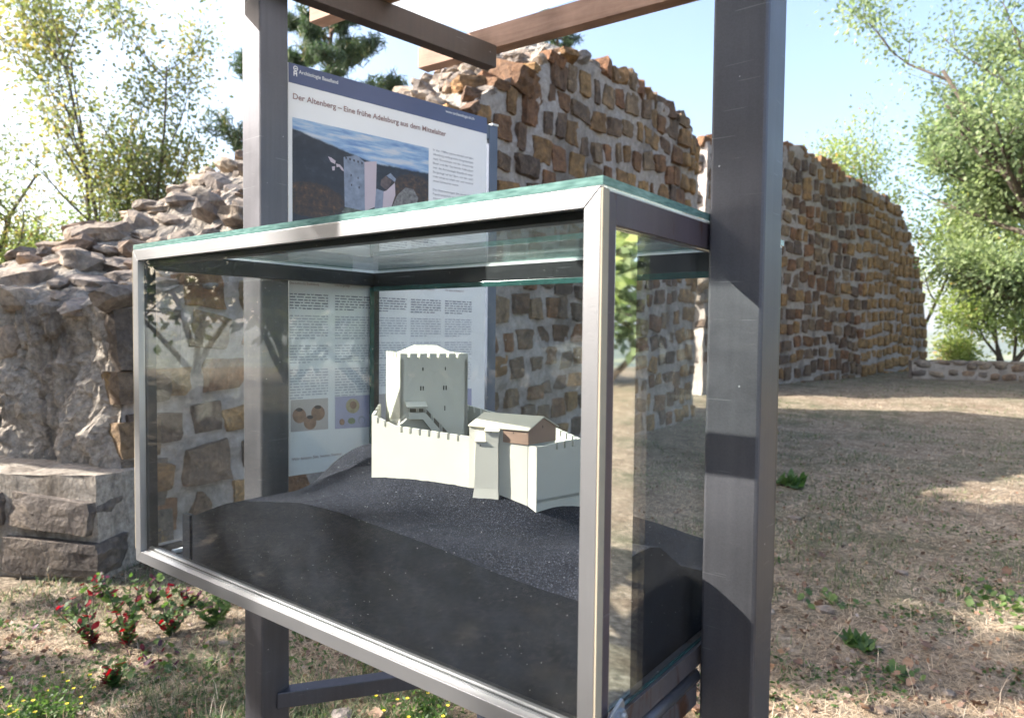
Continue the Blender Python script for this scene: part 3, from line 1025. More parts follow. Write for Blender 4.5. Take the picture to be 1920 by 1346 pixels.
# pine behind the wall
def pine(name, label, base, hgt, crown0, rmax, seed, ntuft, tsz=0.14):
    rn = random.Random(seed); rg = np.random.default_rng(seed)
    e = empty(name, base); tag(e, label, 'pine tree')
    m = MB(); pts = [V3((0.15 * math.sin(i * .9), 0.1 * math.cos(i), hgt * i / 8)) for i in range(9)]
    m.tube(pts, [0.2 * (1 - i / 9.5) for i in range(9)], 7)
    tips = []
    nb_ = 34
    for i in range(nb_):
        f = i / nb_; z = crown0 + (hgt - crown0) * f
        L_ = rmax * (1 - f * 0.75) * rn.uniform(0.6, 1.1)
        az = i * 2.4 + rn.uniform(-.4, .4)
        p = [V3((0, 0, z))]
        d = V3((math.cos(az), math.sin(az), 0.1))
        for k in range(5):
            d = (d + V3((rn.gauss(0, .12), rn.gauss(0, .12), 0.06 + rn.gauss(0, .08)))).normalized()
            p.append(p[-1] + d * L_ / 5)
        m.tube(p, [0.05 * (1 - .8 * k / 5) for k in range(6)], 4)
        for k in range(7):
            q = p[2 + k % 4].lerp(p[min(3 + k % 4, 5)], rn.random())
            dd = (d + V3((rn.gauss(0, .7), rn.gauss(0, .7), rn.gauss(0.1, .3)))).normalized()
            q2 = q + dd * L_ * rn.uniform(.15, .35)
            m.tube([q, q2], [0.015, 0.006], 3); tips.append((q, q2))
    m.build('trunk', M['bark_pine'], e, smooth=True)
    cen = []
    for k in range(ntuft):
        a, b = tips[rn.randrange(len(tips))]
        cen.append(a.lerp(b, rn.uniform(0.1, 1.08)))
    cen = np.array(cen) + rg.normal(size=(ntuft, 3)) * 0.07
    # each tuft: 7 long thin needles fans
    C = np.repeat(cen, 7, 0) + rg.normal(size=(ntuft * 7, 3)) * 0.055
    v, f = quads(C, tsz, 0.11, seed)
    o = mesh_obj('crown', v, f, M['needles'], e)
    t = np.clip(0.5 + 0.7 * fbm(C[:, 0], C[:, 1], C[:, 2], seed=seed) + rg.normal(size=len(C)) * 0.15, 0, 1)
    tint(o, t)
    return e


pine('pine_tree', 'dark green pine behind the wall, seen around the left post', (X_at(610, 19), 19.5, 0.2), 10.9, 5.2, 3.1, 3, 5200)
pine('pine_tree', 'pine whose tips just show above the highest point of the wall', (X_at(1035, 24), 24, 0.2), 12.1, 7, 1.7, 9, 1500)
# right-hand trees
tree('deciduous_tree', 'big light-green tree filling the right edge above the low wall', 'tree', (X_at(2010, 17), 17, 0.3),
     [((0, 0, 0), (-0.06, 0, 1), 8.6), ((-.1, 0, 1.6), (-0.42, 0.1, 1.0), 7.0), ((0, 0, 3.2), (-0.9, 0.0, 0.75), 4.2), ((0, 0, 1.8), (-1.0, 0.0, 0.25), 2.7), ((0.1, 0, 2.0), (0.4, -.1, 1), 6.5)], 21, M['leaf_green'], 44000, 0.06, 0.15, 2, spread=0.27, shrink=(0.26, 0.42), nb=(8, 11), upb=0.35, bend=0.10, tintpow=0.65)
tree('deciduous_tree', 'yellow-green tree with drooping twigs between the end of the far wall and the big tree', 'tree', (X_at(1890, 25.5), 25.5, 0.2),
     [((0, 0, 0), (-0.12, 0, 1), 8.0), ((0.2, 0, 0), (0.25, 0, 1), 7.0), ((-0.3, 0, 0), (-0.25, 0, 1), 6.6), ((0, 0, 0), (0.5, 0, 1), 5.4), ((0, 0, .3), (-0.7, 0, .7), 3.6), ((0, 0, .3), (0.8, 0, .6), 3.6)], 25, M['leaf_lime'], 26000, 0.075, 0.06, 2, spread=0.36, shrink=(0.24, 0.38), nb=(8, 11), upb=0.3, bend=0.10)
tree('deciduous_tree', 'pale lime tree whose sprays reach over the top of the far wall', 'tree', (X_at(1690, 27.5), 27.5, 0.0),
     [((0, 0, 0), (-0.05, 0, 1), 9.0), ((0.2, 0, 0), (0.3, 0, 1), 9.0), ((-0.3, 0, 0), (-0.30, 0, 1), 8.0)], 27, M['leaf_lime'], 9000, 0.07, 0.08, 2, spread=0.33, shrink=(0.22, 0.34), nb=(8, 11), upb=0.3, bend=0.10)
tree('shrub', 'small lime and orange bush behind the far low wall', 'bush', (X_at(1800, 25), 25, 0.0),
     [((0, 0, 0), (0.1, 0, 1), 1.3), ((.3, 0, 0), (0.7, 0, 1), 1.2), ((-.3, 0, 0), (-.7, 0, 1), 1.2)], 52, M['leaf_lime'], 2600, 0.06, 0.04, 2, spread=0.22, shrink=(0.3, 0.45), nb=(5, 7))
# trees outside the frame that the panes reflect and that shade the ground at the left
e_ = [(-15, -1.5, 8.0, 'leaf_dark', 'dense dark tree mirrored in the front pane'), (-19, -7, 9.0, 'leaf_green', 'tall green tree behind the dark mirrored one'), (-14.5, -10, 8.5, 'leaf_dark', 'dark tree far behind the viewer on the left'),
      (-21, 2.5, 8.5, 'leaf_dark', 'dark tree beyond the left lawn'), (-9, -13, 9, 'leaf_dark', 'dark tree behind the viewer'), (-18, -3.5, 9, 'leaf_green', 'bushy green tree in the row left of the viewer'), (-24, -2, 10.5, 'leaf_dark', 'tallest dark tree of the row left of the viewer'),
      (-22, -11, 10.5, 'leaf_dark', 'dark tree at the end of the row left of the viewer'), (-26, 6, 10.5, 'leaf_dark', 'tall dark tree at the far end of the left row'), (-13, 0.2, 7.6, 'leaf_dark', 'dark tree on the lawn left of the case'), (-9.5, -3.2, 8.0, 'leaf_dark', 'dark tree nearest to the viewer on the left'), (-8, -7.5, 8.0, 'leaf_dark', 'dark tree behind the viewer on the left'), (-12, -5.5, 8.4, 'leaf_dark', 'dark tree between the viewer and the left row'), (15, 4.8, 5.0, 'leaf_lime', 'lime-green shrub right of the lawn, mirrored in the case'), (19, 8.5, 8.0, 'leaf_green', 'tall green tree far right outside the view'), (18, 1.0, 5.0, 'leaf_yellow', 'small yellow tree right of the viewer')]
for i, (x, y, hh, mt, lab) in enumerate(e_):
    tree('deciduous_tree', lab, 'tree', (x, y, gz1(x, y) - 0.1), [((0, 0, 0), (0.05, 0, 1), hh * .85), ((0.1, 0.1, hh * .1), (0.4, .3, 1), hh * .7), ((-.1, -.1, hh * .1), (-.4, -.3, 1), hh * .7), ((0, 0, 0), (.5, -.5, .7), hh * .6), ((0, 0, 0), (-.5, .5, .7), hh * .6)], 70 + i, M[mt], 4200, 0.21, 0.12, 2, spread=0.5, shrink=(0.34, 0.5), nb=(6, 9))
# tall tree left of the picture whose crown shades the lawn
tree('deciduous_tree', 'tall leafy tree just outside the left edge, its crown high above the low wall stub', 'tree', (-8.0, 4.85, 0.0),
     [((0, 0, 3.9), (0.03, 0.0, 1), 5.2), ((0, 0, 3.9), (0.5, .0, 1), 3.6), ((0, 0, 3.9), (-.5, .0, 1), 3.6)], 99, M['leaf_green'], 9000, 0.12, 0.12, 2, spread=0.22, shrink=(0.22, 0.34), nb=(8, 11), upb=0.2)
m = MB(); m.tube([(-8.0, 4.85, -0.1), (-8.0, 4.85, 2), (-8.0, 4.85, 4.1)], [0.18, 0.15, 0.125], 8)
tb = m.build('lower_trunk', M['bark'], None, smooth=True); tb.parent = [o for o in bpy.data.objects if o.get('label', '').startswith('tall leafy tree just outside')][0]; tb.location = (8.0, -4.85, 0)

# ------------------------------------------------------------------ shelter: posts, beams, rafters, roof
shel = empty('shelter', (OX, OY, 0), YAW)
tag(shel, 'open shelter of grey steel posts and wooden rafters with translucent roof over the glass case', 'shelter')
zg = gz1(*bw(0, 0.4))
for u0 in (W + 0.003, -0.003 - PWD):
    m = MB(); m.box((u0, PV, -0.1), (u0 + PWD, PV + PWD, 2.72))
    m.build('post', M['steel'], shel, 0.006)
# side beams, slightly skewed as built
for du, nm in ((0, 'beam'), (W + 2 * PWD + 0.19, 'beam')):
    sk = 0.144
    m = MB()
    a = (-0.127 + du - 0.04 * 0, -0.75); b = (-0.127 + du + sk * 1.99, 1.24)
    a = (b[0] - sk * 1.99, -0.75)
    w_, hgt = 0.045, 0.082
    z0 = 2.60
    # channel section: web and two flanges
    for (o0, o1, zz0, zz1) in ((0, 0.006, z0, z0 + hgt), (-w_, 0, z0, z0 + 0.006), (-w_, 0, z0 + hgt - 0.006, z0 + hgt)):
        m.hexa([(a[0] + o0, a[1], zz0), (a[0] + o1, a[1], zz0), (b[0] + o1, b[1], zz0), (b[0] + o0, b[1], zz0),
                (a[0] + o0, a[1], zz1), (a[0] + o1, a[1], zz1), (b[0] + o1, b[1], zz1), (b[0] + o0, b[1], zz1)])
    m.hexa([(b[0] - w_, b[1] - 0.005, z0 + 0.006), (b[0], b[1] - 0.005, z0 + 0.006), (b[0], b[1], z0 + 0.006), (b[0] - w_, b[1], z0 + 0.006),
            (b[0] - w_, b[1] - 0.005, z0 + hgt - .006), (b[0], b[1] - 0.005, z0 + hgt - .006), (b[0], b[1], z0 + hgt - .006), (b[0] - w_, b[1], z0 + hgt - .006)])
    m.build(nm, M['steel_beam'], shel, 0.001)
# rafters: (v at u=0, slope)
for v0 in (1.245, 0.712, 0.18, -0.35):
    m = MB()
    z0 = 2.684
    sl = 0.06
    ua, ub = -0.245, 1.95
    m.hexa([(ua, v0 + sl * ua, z0), (ub, v0 + sl * ub, z0), (ub, v0 + sl * ub + .058, z0), (ua, v0 + sl * ua + .058, z0),
            (ua, v0 + sl * ua, z0 + .085), (ub, v0 + sl * ub, z0 + .085), (ub, v0 + sl * ub + .058, z0 + .085), (ua, v0 + sl * ua + .058, z0 + .085)])
    m.build('rafter', M['wood'], shel, 0.002)
m = MB(); m.prism([(-0.36, -0.6, 2.772), (2.0, -0.6, 2.772), (2.0, 1.30, 2.772), (0.02, 1.26, 2.772), (-0.10, 0.80, 2.772)], (0, 0, 0.010)); m.build('roof_sheet', M['roof_sheet'], shel)
# low tie bar between the feet
pa, pb = at(520, 1307, Z=0.45), at(960, 1245, Z=0.45)
ua_, va_ = wb(pa.x, pa.y); ub_, vb_ = wb(pb.x, pb.y)
m = MB(); m.beam((ua_, va_, 0.45), (ub_, vb_, 0.45), 0.05, 0.05)
m.build('tie_bar', M['steel'], shel, 0.003)
# steel bearer welded to the posts that carries the case, rusty
m = MB(); m.box((W - 0.030, 0.03, ZB - 0.066), (W + 0.001, PV - 0.002, ZB - 0.026)); m.build('bearer', M['steel_rust'], shel, 0.003)
m = MB(); m.box((0.002, 0.10, ZB - 0.05), (0.03, PV - 0.002, ZB - 0.004)); m.build('bearer', M['steel_rust'], shel, 0.003)

# ------------------------------------------------------------------ display case
case = empty('display_case', (OX, OY, ZB), YAW)
tag(case, 'glass display case with aluminium door frame and green-edged glass lid, hung between two steel posts', 'display case')
H = ZT - ZB


def cb(name, u0, v0, z0, u1, v1, z1, mat, bev=0.0008):
    return part_box(name, (u0, v0, z0 - ZB), (u1, v1, z1 - ZB), mat, case, bev)


RW = 0.027                       # door rail width
zt_d, zb_d = ZT - 0.014, ZB + 0.001
# mitred aluminium door rails
def mitre(name, pts, mat=M['alu']):
    m = MB(); m.prism([(u, -0.018, z - ZB) for u, z in pts], (0, 0.016, 0)); m.build(name, mat, case, 0.0006)
g_ = 0.0011
mitre('door_rail', [(0, zt_d), (W, zt_d), (W - RW + 0.0, zt_d - RW), (RW, zt_d - RW)])
mitre('door_rail', [(0, zb_d), (RW, zb_d + RW), (W - RW, zb_d + RW), (W, zb_d)])
mitre('door_rail', [(0, zb_d + g_), (0, zt_d - g_), (RW - .001, zt_d - RW - g_), (RW - .001, zb_d + RW + g_)])
mitre('door_rail', [(W, zb_d + g_ * 2), (W - RW + .001, zb_d + RW + g_ * 2), (W - RW + .001, zt_d - RW - g_ * 2), (W, zt_d - g_ * 2)])
# stepped inner lips of the door frame (bottom shows three lines)
for k, (dz, dv, mt) in enumerate(((0.006, 0.004, 'alu_inner'), (0.012, 0.010, 'alu'))):
    cb('door_lip', RW, -0.002 + dv - .004, zb_d + RW - 0.012, W - RW, 0.002 + dv, zb_d + RW + dz - 0.004, M[mt])
# beige edge gasket strip on the right side of the door
cb('door_core', 0.002, -0.0165, zb_d + 0.001, RW - 0.002, -0.003, zt_d - 0.001, M['black_rubber'])
cb('door_core', W - RW + 0.002, -0.0165, zb_d + 0.001, W - 0.002, -0.003, zt_d - 0.001, M['black_rubber'])
cb('gasket', W + 0.0006, -0.018, ZB + 0.03, W + 0.004, -0.001, zt_d - 0.002, M['gasket'])
cb('gasket', -0.004, -0.018, ZB + 0.03, -0.0006, -0.001, zt_d - 0.002, M['gasket'])
# front glass of the door
cb('front_pane', 0.012, -0.012, ZB + 0.016, W - 0.012, -0.006, ZT - 0.03, M['glass'], 0)
# inner steel frame, dark tubes
TU = 0.030
inn = M['steel_dark']
zf0, zf1 = ZB + 0.002, ZT - 0.017
for u0 in (0.001, W - 0.026):
    # verticals at the front and the back
    for v0 in (0.001, D - 0.027):
        cb('frame_upright', u0, v0, zf0, u0 + 0.025, v0 + 0.026, zf1, M['side_steel'] if (u0 > 1 and v0 < .1) else inn)
for v0 in (0.001, D - 0.027):
    cb('frame_rail', 0.0265, v0 + .0005, zf1 - (0.036 if v0 < .1 else 0.046), W - 0.0265, v0 + 0.0255, zf1, inn)
    cb('frame_rail', 0.0265, v0 + .0005, zf0, W - 0.0265, v0 + 0.0255, zf0 + 0.030, inn)
cb('frame_rail', W - 0.026, 0.0275, zf1 - 0.044, W - 0.001, D - 0.0275, zf1, M['side_steel'])
cb('frame_rail', W - 0.026, 0.0275, zf0, W - 0.001, D - 0.0275, zf0 + 0.036, M['steel_rust'])
cb('frame_rail', 0.001, 0.0275, zf1 - 0.044, 0.026, D - 0.0275, zf1, inn)
cb('frame_rail', 0.001, 0.0275, zf0, 0.026, D - 0.0275, zf0 + 0.030, inn)
# bearing angle under the right side, rusty, with pipe
m = MB(); m.tube([(W - 0.004, 0.03, -0.012), (W - 0.004, PV - 0.004, -0.012)], [0.012, 0.012], 12); m.build('hinge_pipe', M['steel'], case, smooth=True)
# side and back panes
cb('side_pane', W - 0.012, 0.028, ZB + 0.038, W - 0.006, D - 0.028, zf1 - 0.045, M['glass'], 0)
cb('side_pane', 0.006, 0.028, ZB + 0.033, 0.012, D - 0.028, zf1 - 0.045, M['glass'], 0)
cb('back_pane', 0.028, D - 0.018, ZB + 0.034, W - 0.028, D - 0.012, zf1 - 0.047, M['glass_back'], 0)
# green glass edge strips inside corners
for (u0, v0) in ((0.027, D - 0.045), (W - 0.03, D - 0.045)):
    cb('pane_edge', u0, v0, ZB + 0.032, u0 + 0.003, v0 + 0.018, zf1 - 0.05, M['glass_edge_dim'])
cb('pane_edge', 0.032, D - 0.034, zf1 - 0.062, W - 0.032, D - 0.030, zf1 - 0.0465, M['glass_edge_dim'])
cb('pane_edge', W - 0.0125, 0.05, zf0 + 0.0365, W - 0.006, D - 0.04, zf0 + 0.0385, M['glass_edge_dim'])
# polished closing profile behind the side pane
cb('mirror_strip', W - 0.017, 0.050, ZB + 0.04, W - 0.0145, 0.118, zf1 - 0.045, M['mirror'])
# lid: white tape, two-layer glass slab with green edges
cb('lid_tape', 0.002, -0.010, ZT - 0.0165, W - 0.0005, D - 0.002, ZT - 0.0152, M['silicone']) if False else None
for a in ((0.004, 0.0, W - 0.001, 0.02), (0.004, D - 0.02, W - 0.001, D - 0.001)):
    cb('lid_tape', a[0], a[1], ZT - 0.0168, a[2], a[3], ZT - 0.0125, M['silicone'])
cb('lid_tape', W - 0.02, 0.0205, ZT - 0.0168, W - 0.001, D - 0.0205, ZT - 0.0125, M['silicone'])
cb('lid_tape', 0.001, 0.0205, ZT - 0.0168, 0.02, D - 0.0205, ZT - 0.0125, M['silicone'])
m = MB()
u0, v0, u1, v1, z0, z1 = -0.002, -0.016, W + 0.002, D + 0.004, ZT - 0.0123 - ZB, ZT - ZB
p = [(u0, v0, z0), (u1, v0, z0), (u1, v1, z0), (u0, v1, z0), (u0, v0, z1), (u1, v0, z1), (u1, v1, z1), (u0, v1, z1)]
m.v = p
m.f = [(0, 3, 2, 1), (4, 5, 6, 7), (0, 1, 5, 4), (1, 2, 6, 5), (2, 3, 7, 6), (3, 0, 4, 7)]
m.m = [0, 0, 1, 1, 1, 1]
m.build('glass_lid', None, case, mats=[M['glass_top'], M['glass_edge']])
# floor board
cb('floor_board', 0.027, 0.028, ZB + 0.001, W - 0.027, D - 0.028, ZB + 0.012, M['steel_dark'])
# white batten seen at the left inside the case
cb('batten', 0.05, 0.05, ZB + 0.0125, 0.062, D - 0.08, ZB + 0.022, M['silicone'])
# hinge bracket with bolt at the lower right corner
m = MB()
zz = 0.048
m.prism([(W + 0.0045, -0.030, zz - .05), (W + 0.0045, 0.040, zz - .022), (W + 0.0045, 0.058, zz + .010), (W + 0.0045, 0.052, zz + .022), (W + 0.0045, 0.02, zz + .012), (W + 0.0045, -0.030, zz - .008)], (0.005, 0, 0))
m.box((W - 0.02, -0.034, zz - .05), (W + 0.0095, -0.0185, zz - .002))
hb = m.build('hinge_bracket', M['galv'], case, 0.001)
m = MB(); m.tube([(W + 0.0096, 0.040, zz + .003), (W + 0.0165, 0.040, zz + .003)], [0.0105, 0.0105], 6); m.tube([(W + 0.0165, 0.040, zz + .003), (W + 0.021, 0.040, zz + .003)], [0.006, 0.005], 10)
m.build('bolt', M['galv'], hb)
for (a_, b_) in ((0.03, 0.1), (0.62, 0.9)):
    pass

# ------------------------------------------------------------------ black landscape base in the case
tu0, tu1, tv0, tv1 = 0.165, W - 0.048, 0.045, D - 0.06
fu = np.array([0.16, 0.19, 0.25, 0.325, 0.40, 0.50, 0.618, 0.74, 0.853, 0.995, 1.119, 1.23, 1.323])
fzv = np.array([1.128, 1.137, 1.160, 1.186, 1.205, 1.219, 1.235, 1.236, 1.230, 1.220, 1.210, 1.203, 1.195])
sv = np.array([0.04, 0.12, 0.2, 0.253, 0.29, 0.331, 0.371, 0.47, 0.60, 0.75])
szv = np.array([1.195, 1.225, 1.235, 1.232, 1.221, 1.194, 1.169, 1.133, 1.12, 1.11])


def terr(u, v):
    f = np.interp(u, fu, fzv)
    plate = 1.272 * np.exp(-0) + 0.0 * u
    # plateau under the castle
    r = np.hypot((u - 0.74) / 0.42, (v - 0.42) / 0.26)
    k = 1 - sstep(0.55, 1.25, r)
    base = f + (0.02 - 0.10 * sstep(0.3, 0.75, v)) * sstep(0.04, 0.2, v) * 0
    side = np.interp(v, sv, szv)
    ks = sstep(1.02, 1.325, u)
    back = 1.14 + 0.145 * np.exp(-((u - 0.47) / 0.20) ** 2) * sstep(0.12, 0.40, v)
    base = f * (1 - sstep(0.12, 0.6, v)) + back * sstep(0.12, 0.6, v)
    base = base + (plate - base) * k
    base = base * (1 - ks) + side * ks
    left = sstep(0.62, 0.16, u) if False else 1 - sstep(0.16, 0.62, u)
    fold = -0.030 * np.exp(-((v - 0.27 - 0.25 * (u - 0.2)) / 0.035) ** 2) + 0.028 * np.exp(-((v - 0.37 - 0.2 * (u - 0.2)) / 0.035) ** 2) - 0.026 * np.exp(-((v - 0.47 - 0.15 * (u - 0.2)) / 0.03) ** 2) + 0.030 * np.exp(-((v - 0.58 - 0.1 * (u - 0.2)) / 0.045) ** 2)
    base = base + fold * sstep(0.18, 0.30, u) * (1 - sstep(0.50, 0.62, u)) * sstep(0.06, 0.16, v)
    return base


nu_, nv_ = 170, 100
U, Vv = np.meshgrid(np.linspace(tu0, tu1, nu_), np.linspace(tv0, tv1, nv_))
Zt = terr(U, Vv) + 0.0012 * fbm(U * 60, Vv * 60, seed=2)
TV = np.stack([U, Vv, Zt - ZB], -1).reshape(-1, 3)
id_ = np.arange(nu_ * nv_).reshape(nv_, nu_)
TF = list(map(tuple, np.stack([id_[:-1, :-1], id_[:-1, 1:], id_[1:, 1:], id_[1:, :-1]], -1).reshape(-1, 4)))
verts = list(map(tuple, TV)); n0 = len(verts)
loop = list(id_[0, :]) + list(id_[1:, -1]) + list(id_[-1, -2::-1]) + list(id_[-2:0:-1, 0])
for i in loop:
    x, y, z = verts[i]; verts.append((x, y, 0.013))
verts_n = len(verts)
k = len(loop)
SF = []
TOPN = len(TF)
# separate vertices for the rim so the edge stays crisp
rim0 = len(verts)
for i in loop: verts.append(verts[i])
for i in range(k):
    j = (i + 1) % k
    TF.append((n0 + i, n0 + j, rim0 + j, rim0 + i))


def flock_mat():
    m, nt, out = new_mat('black_granulate')
    p = nt.nodes.new('ShaderNodeBsdfPrincipled')
    v = coords(nt)
    f = tex_noise(nt, v, 330, 2, 0.7)
    gq = tex_noise(nt, v, 5, 5)
    c = ramp(nt, [(0.4, (0.003, 0.004, 0.007)), (0.62, (0.018, 0.021, 0.033)), (0.72, (0.24, 0.26, 0.31))], f).outputs[0]
    c = mixc(nt, 0.4, c, ramp(nt, [(0.35, (0.003, 0.004, 0.008)), (0.7, (0.018, 0.020, 0.030))], gq).outputs[0])
    nt.links.new(c, p.inputs['Base Color'])
    vs_ = N(nt, 'ShaderNodeTexVoronoi', feature='F1'); vs_.inputs['Scale'].default_value = 330; nt.links.new(v, vs_.inputs['Vector'])
    c = mixc(nt, math_n(nt, 'MULTIPLY', math_n(nt, 'LESS_THAN', vs_.outputs['Distance'], 0.17), 0.5), c, (0.25, 0.27, 0.32))
    nt.links.new(c, p.inputs['Base Color'])
    p.inputs['Specular IOR Level'].default_value = 0.12
    p.inputs['Roughness'].default_value = 0.85
    nt.links.new(bump(nt, f, 0.7, 0.002), p.inputs['Normal'])
    nt.links.new(p.outputs[0], out.inputs[0])
    return m


M['flock'] = flock_mat()
M['board_black'] = simple('black_board', (0.010, 0.012, 0.017), 0.8, 0, 0.3, 20, spec=0.12)
terrain = empty('model_landscape', (OX, OY, ZB), YAW)
tag(terrain, 'black granular landscape base with folded slopes under the white castle model', 'model landscape')
fm = [0] * TOPN + [1] * k
t_o = mesh_obj('hill_surface', verts, TF, None, terrain, True, mats=[M['flock'], M['board_black']], fmat=fm)
m = MB(); m.box((0.128, 0.040, 0.013), (0.163, 0.052, 1.131 - ZB)); m.build('edge_board', M['board_black'], terrain)

# ------------------------------------------------------------------ castle model
def model_mat(name, col, warm=0.0):
    m, nt, out = new_mat(name)
    p = nt.nodes.new('ShaderNodeBsdfPrincipled')
    v = coords(nt)
    br = N(nt, 'ShaderNodeTexBrick')
    br.inputs['Scale'].default_value = 160
    br.inputs['Mortar Size'].default_value = 0.03
    mp = N(nt, 'ShaderNodeMapping'); mp.inputs['Rotation'].default_value = (math.pi / 2, 0, 0.3)
    nt.links.new(v, mp.inputs[0]); nt.links.new(mp.outputs[0], br.inputs['Vector'])
    f = tex_noise(nt, v, 14, 5, 0.6)
    fine = tex_noise(nt, coords(nt, scale=(1, 1, 5)), 180, 3)
    c = ramp(nt, [(0.3, tuple(x * 0.95 for x in col)), (0.7, col)], f).outputs[0]
    nt.links.new(c, p.inputs['Base Color'])
    p.inputs['Roughness'].default_value = 0.75
    p.inputs['Specular IOR Level'].default_value = 0.2
    nt.links.new(bump(nt, fine, 0.25, 0.001, bump(nt, br.outputs['Fac'], 0.4, -0.0006)), p.inputs['Normal'])
    nt.links.new(p.outputs[0], out.inputs[0])
    return m


M['model_white'] = model_mat('painted_white_model', (0.60, 0.585, 0.515))
M['model_roof'] = model_mat('cream_roof_board', (0.60, 0.565, 0.46))
M['model_brown'] = model_mat('brown_model_wall', (0.33, 0.225, 0.17))
M['slit'] = simple('dark_opening', (0.012, 0.010, 0.008), 0.9)

cl = Vector(at(860, 860, Y=1.55)); CO = Vector((cl.x, cl.y, 1.27))
castle = empty('castle_model', CO)
tag(castle, 'white scale model of a medieval castle with square keep, standing on the black landscape', 'castle model')


def P(px, Y):          # plan point under a pixel column at a given depth
    q = at(px, 800, Y=Y); return Vector((q.x, q.y))


def zp(px, py, Y):
    return at(px, py, Y=Y).z


def crenel(m, a, b, z0, za, zb, T, n, mh, fill=0.70, skip_end=False, inward=None):
    """battlemented wall from plan point a to b; base z0, crest za..zb, thickness T to the inside"""
    d = (b - a); L_ = d.length; d = d / L_
    nn = Vector((-d.y, d.x)) if inward is None else inward

    def q(s, t, z): return (a.x + d.x * s + nn.x * t - CO.x, a.y + d.y * s + nn.y * t - CO.y, z - CO.z)
    def slab(s0, s1, zb0, zb1, zt0, zt1):
        m.hexa([q(s0, 0, zb0), q(s1, 0, zb1), q(s1, T, zb1), q(s0, T, zb0), q(s0, 0, zt0), q(s1, 0, zt1), q(s1, T, zt1), q(s0, T, zt0)])
    z_ = lambda s: za + (zb - za) * s / L_
    slab(0, L_, z0, z0, z_(0) - mh, z_(L_) - mh)
    if n:
        stp = L_ / n
        for i in range(n):
            s0 = i * stp; s1 = s0 + stp * fill
            if i == n - 1: s1 = L_
            slab(s0 + 1e-5, s1 - 1e-5, z_(s0) - mh - 1e-4, z_(s1) - mh - 1e-4, z_(s0), z_(s1))
    return


# --- keep (square tower)
YA = 1.66
th = math.atan2(0.37, 0.93)
kA = P(750, YA)                                   # near-left corner of the keep's big face
e1 = Vector((math.cos(R(19)), math.sin(R(19))))
e2 = Vector((-e1.y, e1.x))
# width so that the right corner lands at px 877
def px_of(p2):
    q = Vector((p2.x, p2.y, 1.4)); Z = q.z - EYE
    y = q.y * math.cos(PITCH) + Z * math.sin(PITCH); z = -q.y * math.sin(PITCH) + Z * math.cos(PITCH)
    a, b = q.x / y, -z / y; c, s = math.cos(ROLL), math.sin(ROLL)
    return 960 + FPX * (c * a - s * b)


def solve(f, lo, hi):
    for _ in range(50):
        mid = (lo + hi) / 2
        if f(mid) > 0: hi = mid
        else: lo = mid
    return (lo + hi) / 2


wK = solve(lambda w: px_of(kA + e1 * w) - 876.5, 0.05, 0.5)
dK = solve(lambda w: 718 - px_of(kA + e2 * w), 0.05, 0.5)
dK = min(dK, 0.22)
zk1 = zp(750, 663, YA)
zk0 = 1.255
kB, kC, kD = kA + e1 * wK, kA + e1 * wK + e2 * dK, kA + e2 * dK
m = MB()
mh = 0.0125; tk = 0.008
crenel(m, kA, kB, zk0, zk1, zk1, tk, 7, mh, 0.72)
crenel(m, kD, kA, zk0, zk1, zk1, tk, 5, mh, 0.72)
crenel(m, kB, kC, zk0, zk1, zk1, tk, 6, mh, 0.72)
crenel(m, kC, kD, zk0, zk1, zk1, tk, 7, mh, 0.72)
keep = m.build('keep', M['model_white'], castle)
# hipped roof inside the battlements
def plan(p, z): return (p.x - CO.x, p.y - CO.y, z - CO.z)
m = MB()
i_ = 0.012
c4 = [kA + (e1 + e2) * i_, kB + (-e1 + e2) * i_, kC - (e1 + e2) * i_, kD + (e1 - e2) * i_]
zr0, zr1 = zk1 - 0.010, zp(800, 648, YA + .08)
r4 = [kA + e1 * wK * .34 + e2 * dK * .42, kA + e1 * wK * .66 + e2 * dK * .42, kA + e1 * wK * .66 + e2 * dK * .58, kA + e1 * wK * .34 + e2 * dK * .58]
m.v = [plan(q, zr0) for q in c4] + [plan(q, zr1) for q in r4]
m.f = [(0, 1, 5, 4), (1, 2, 6, 5), (2, 3, 7, 6), (3, 0, 4, 7), (4, 5, 6, 7), (3, 2, 1, 0)]; m.m = [0] * 6
m.build('roof', M['model_roof'], keep)
# windows of the keep: on the big face
def on_keep(px, py):
    q = at_plane(px, py, (kA.x, kA.y, 0), (e2.x, e2.y, 0))
    return (Vector((q.x, q.y)) - kA).dot(e1), q.z


def slit_k(px, py, w, h):
    a_, z_ = on_keep(px, py)
    m = MB()
    def q(s, t, z): p_ = kA + e1 * s + e2 * t; return plan(p_, z)
    m.hexa([q(a_ - w / 2, -.0005, z_ - h / 2), q(a_ + w / 2, -.0005, z_ - h / 2), q(a_ + w / 2, .004, z_ - h / 2), q(a_ - w / 2, .004, z_ - h / 2),
            q(a_ - w / 2, -.0005, z_ + h / 2), q(a_ + w / 2, -.0005, z_ + h / 2), q(a_ + w / 2, .004, z_ + h / 2), q(a_ - w / 2, .004, z_ + h / 2)])
    m.build('window', M['slit'], keep)


for px, py, w, h in ((793, 692, .0025, .008), (835, 691, .0022, .008), (789, 728, .0028, .0105), (793.5, 728, .0028, .0105), (832, 727, .0028, .0105), (836.5, 727, .0028, .0105), (834, 765, .0022, .0115)):
    slit_k(px, py, w, h)
# --- ring wall
qA, qB = P(697, 1.60), P(880, 1.475)
qAB = qA.lerp(qB, 0.24)
zA1, zB1 = zp(697, 777, 1.60), zp(880, 819, 1.475)
zbase = 1.21
m = MB()
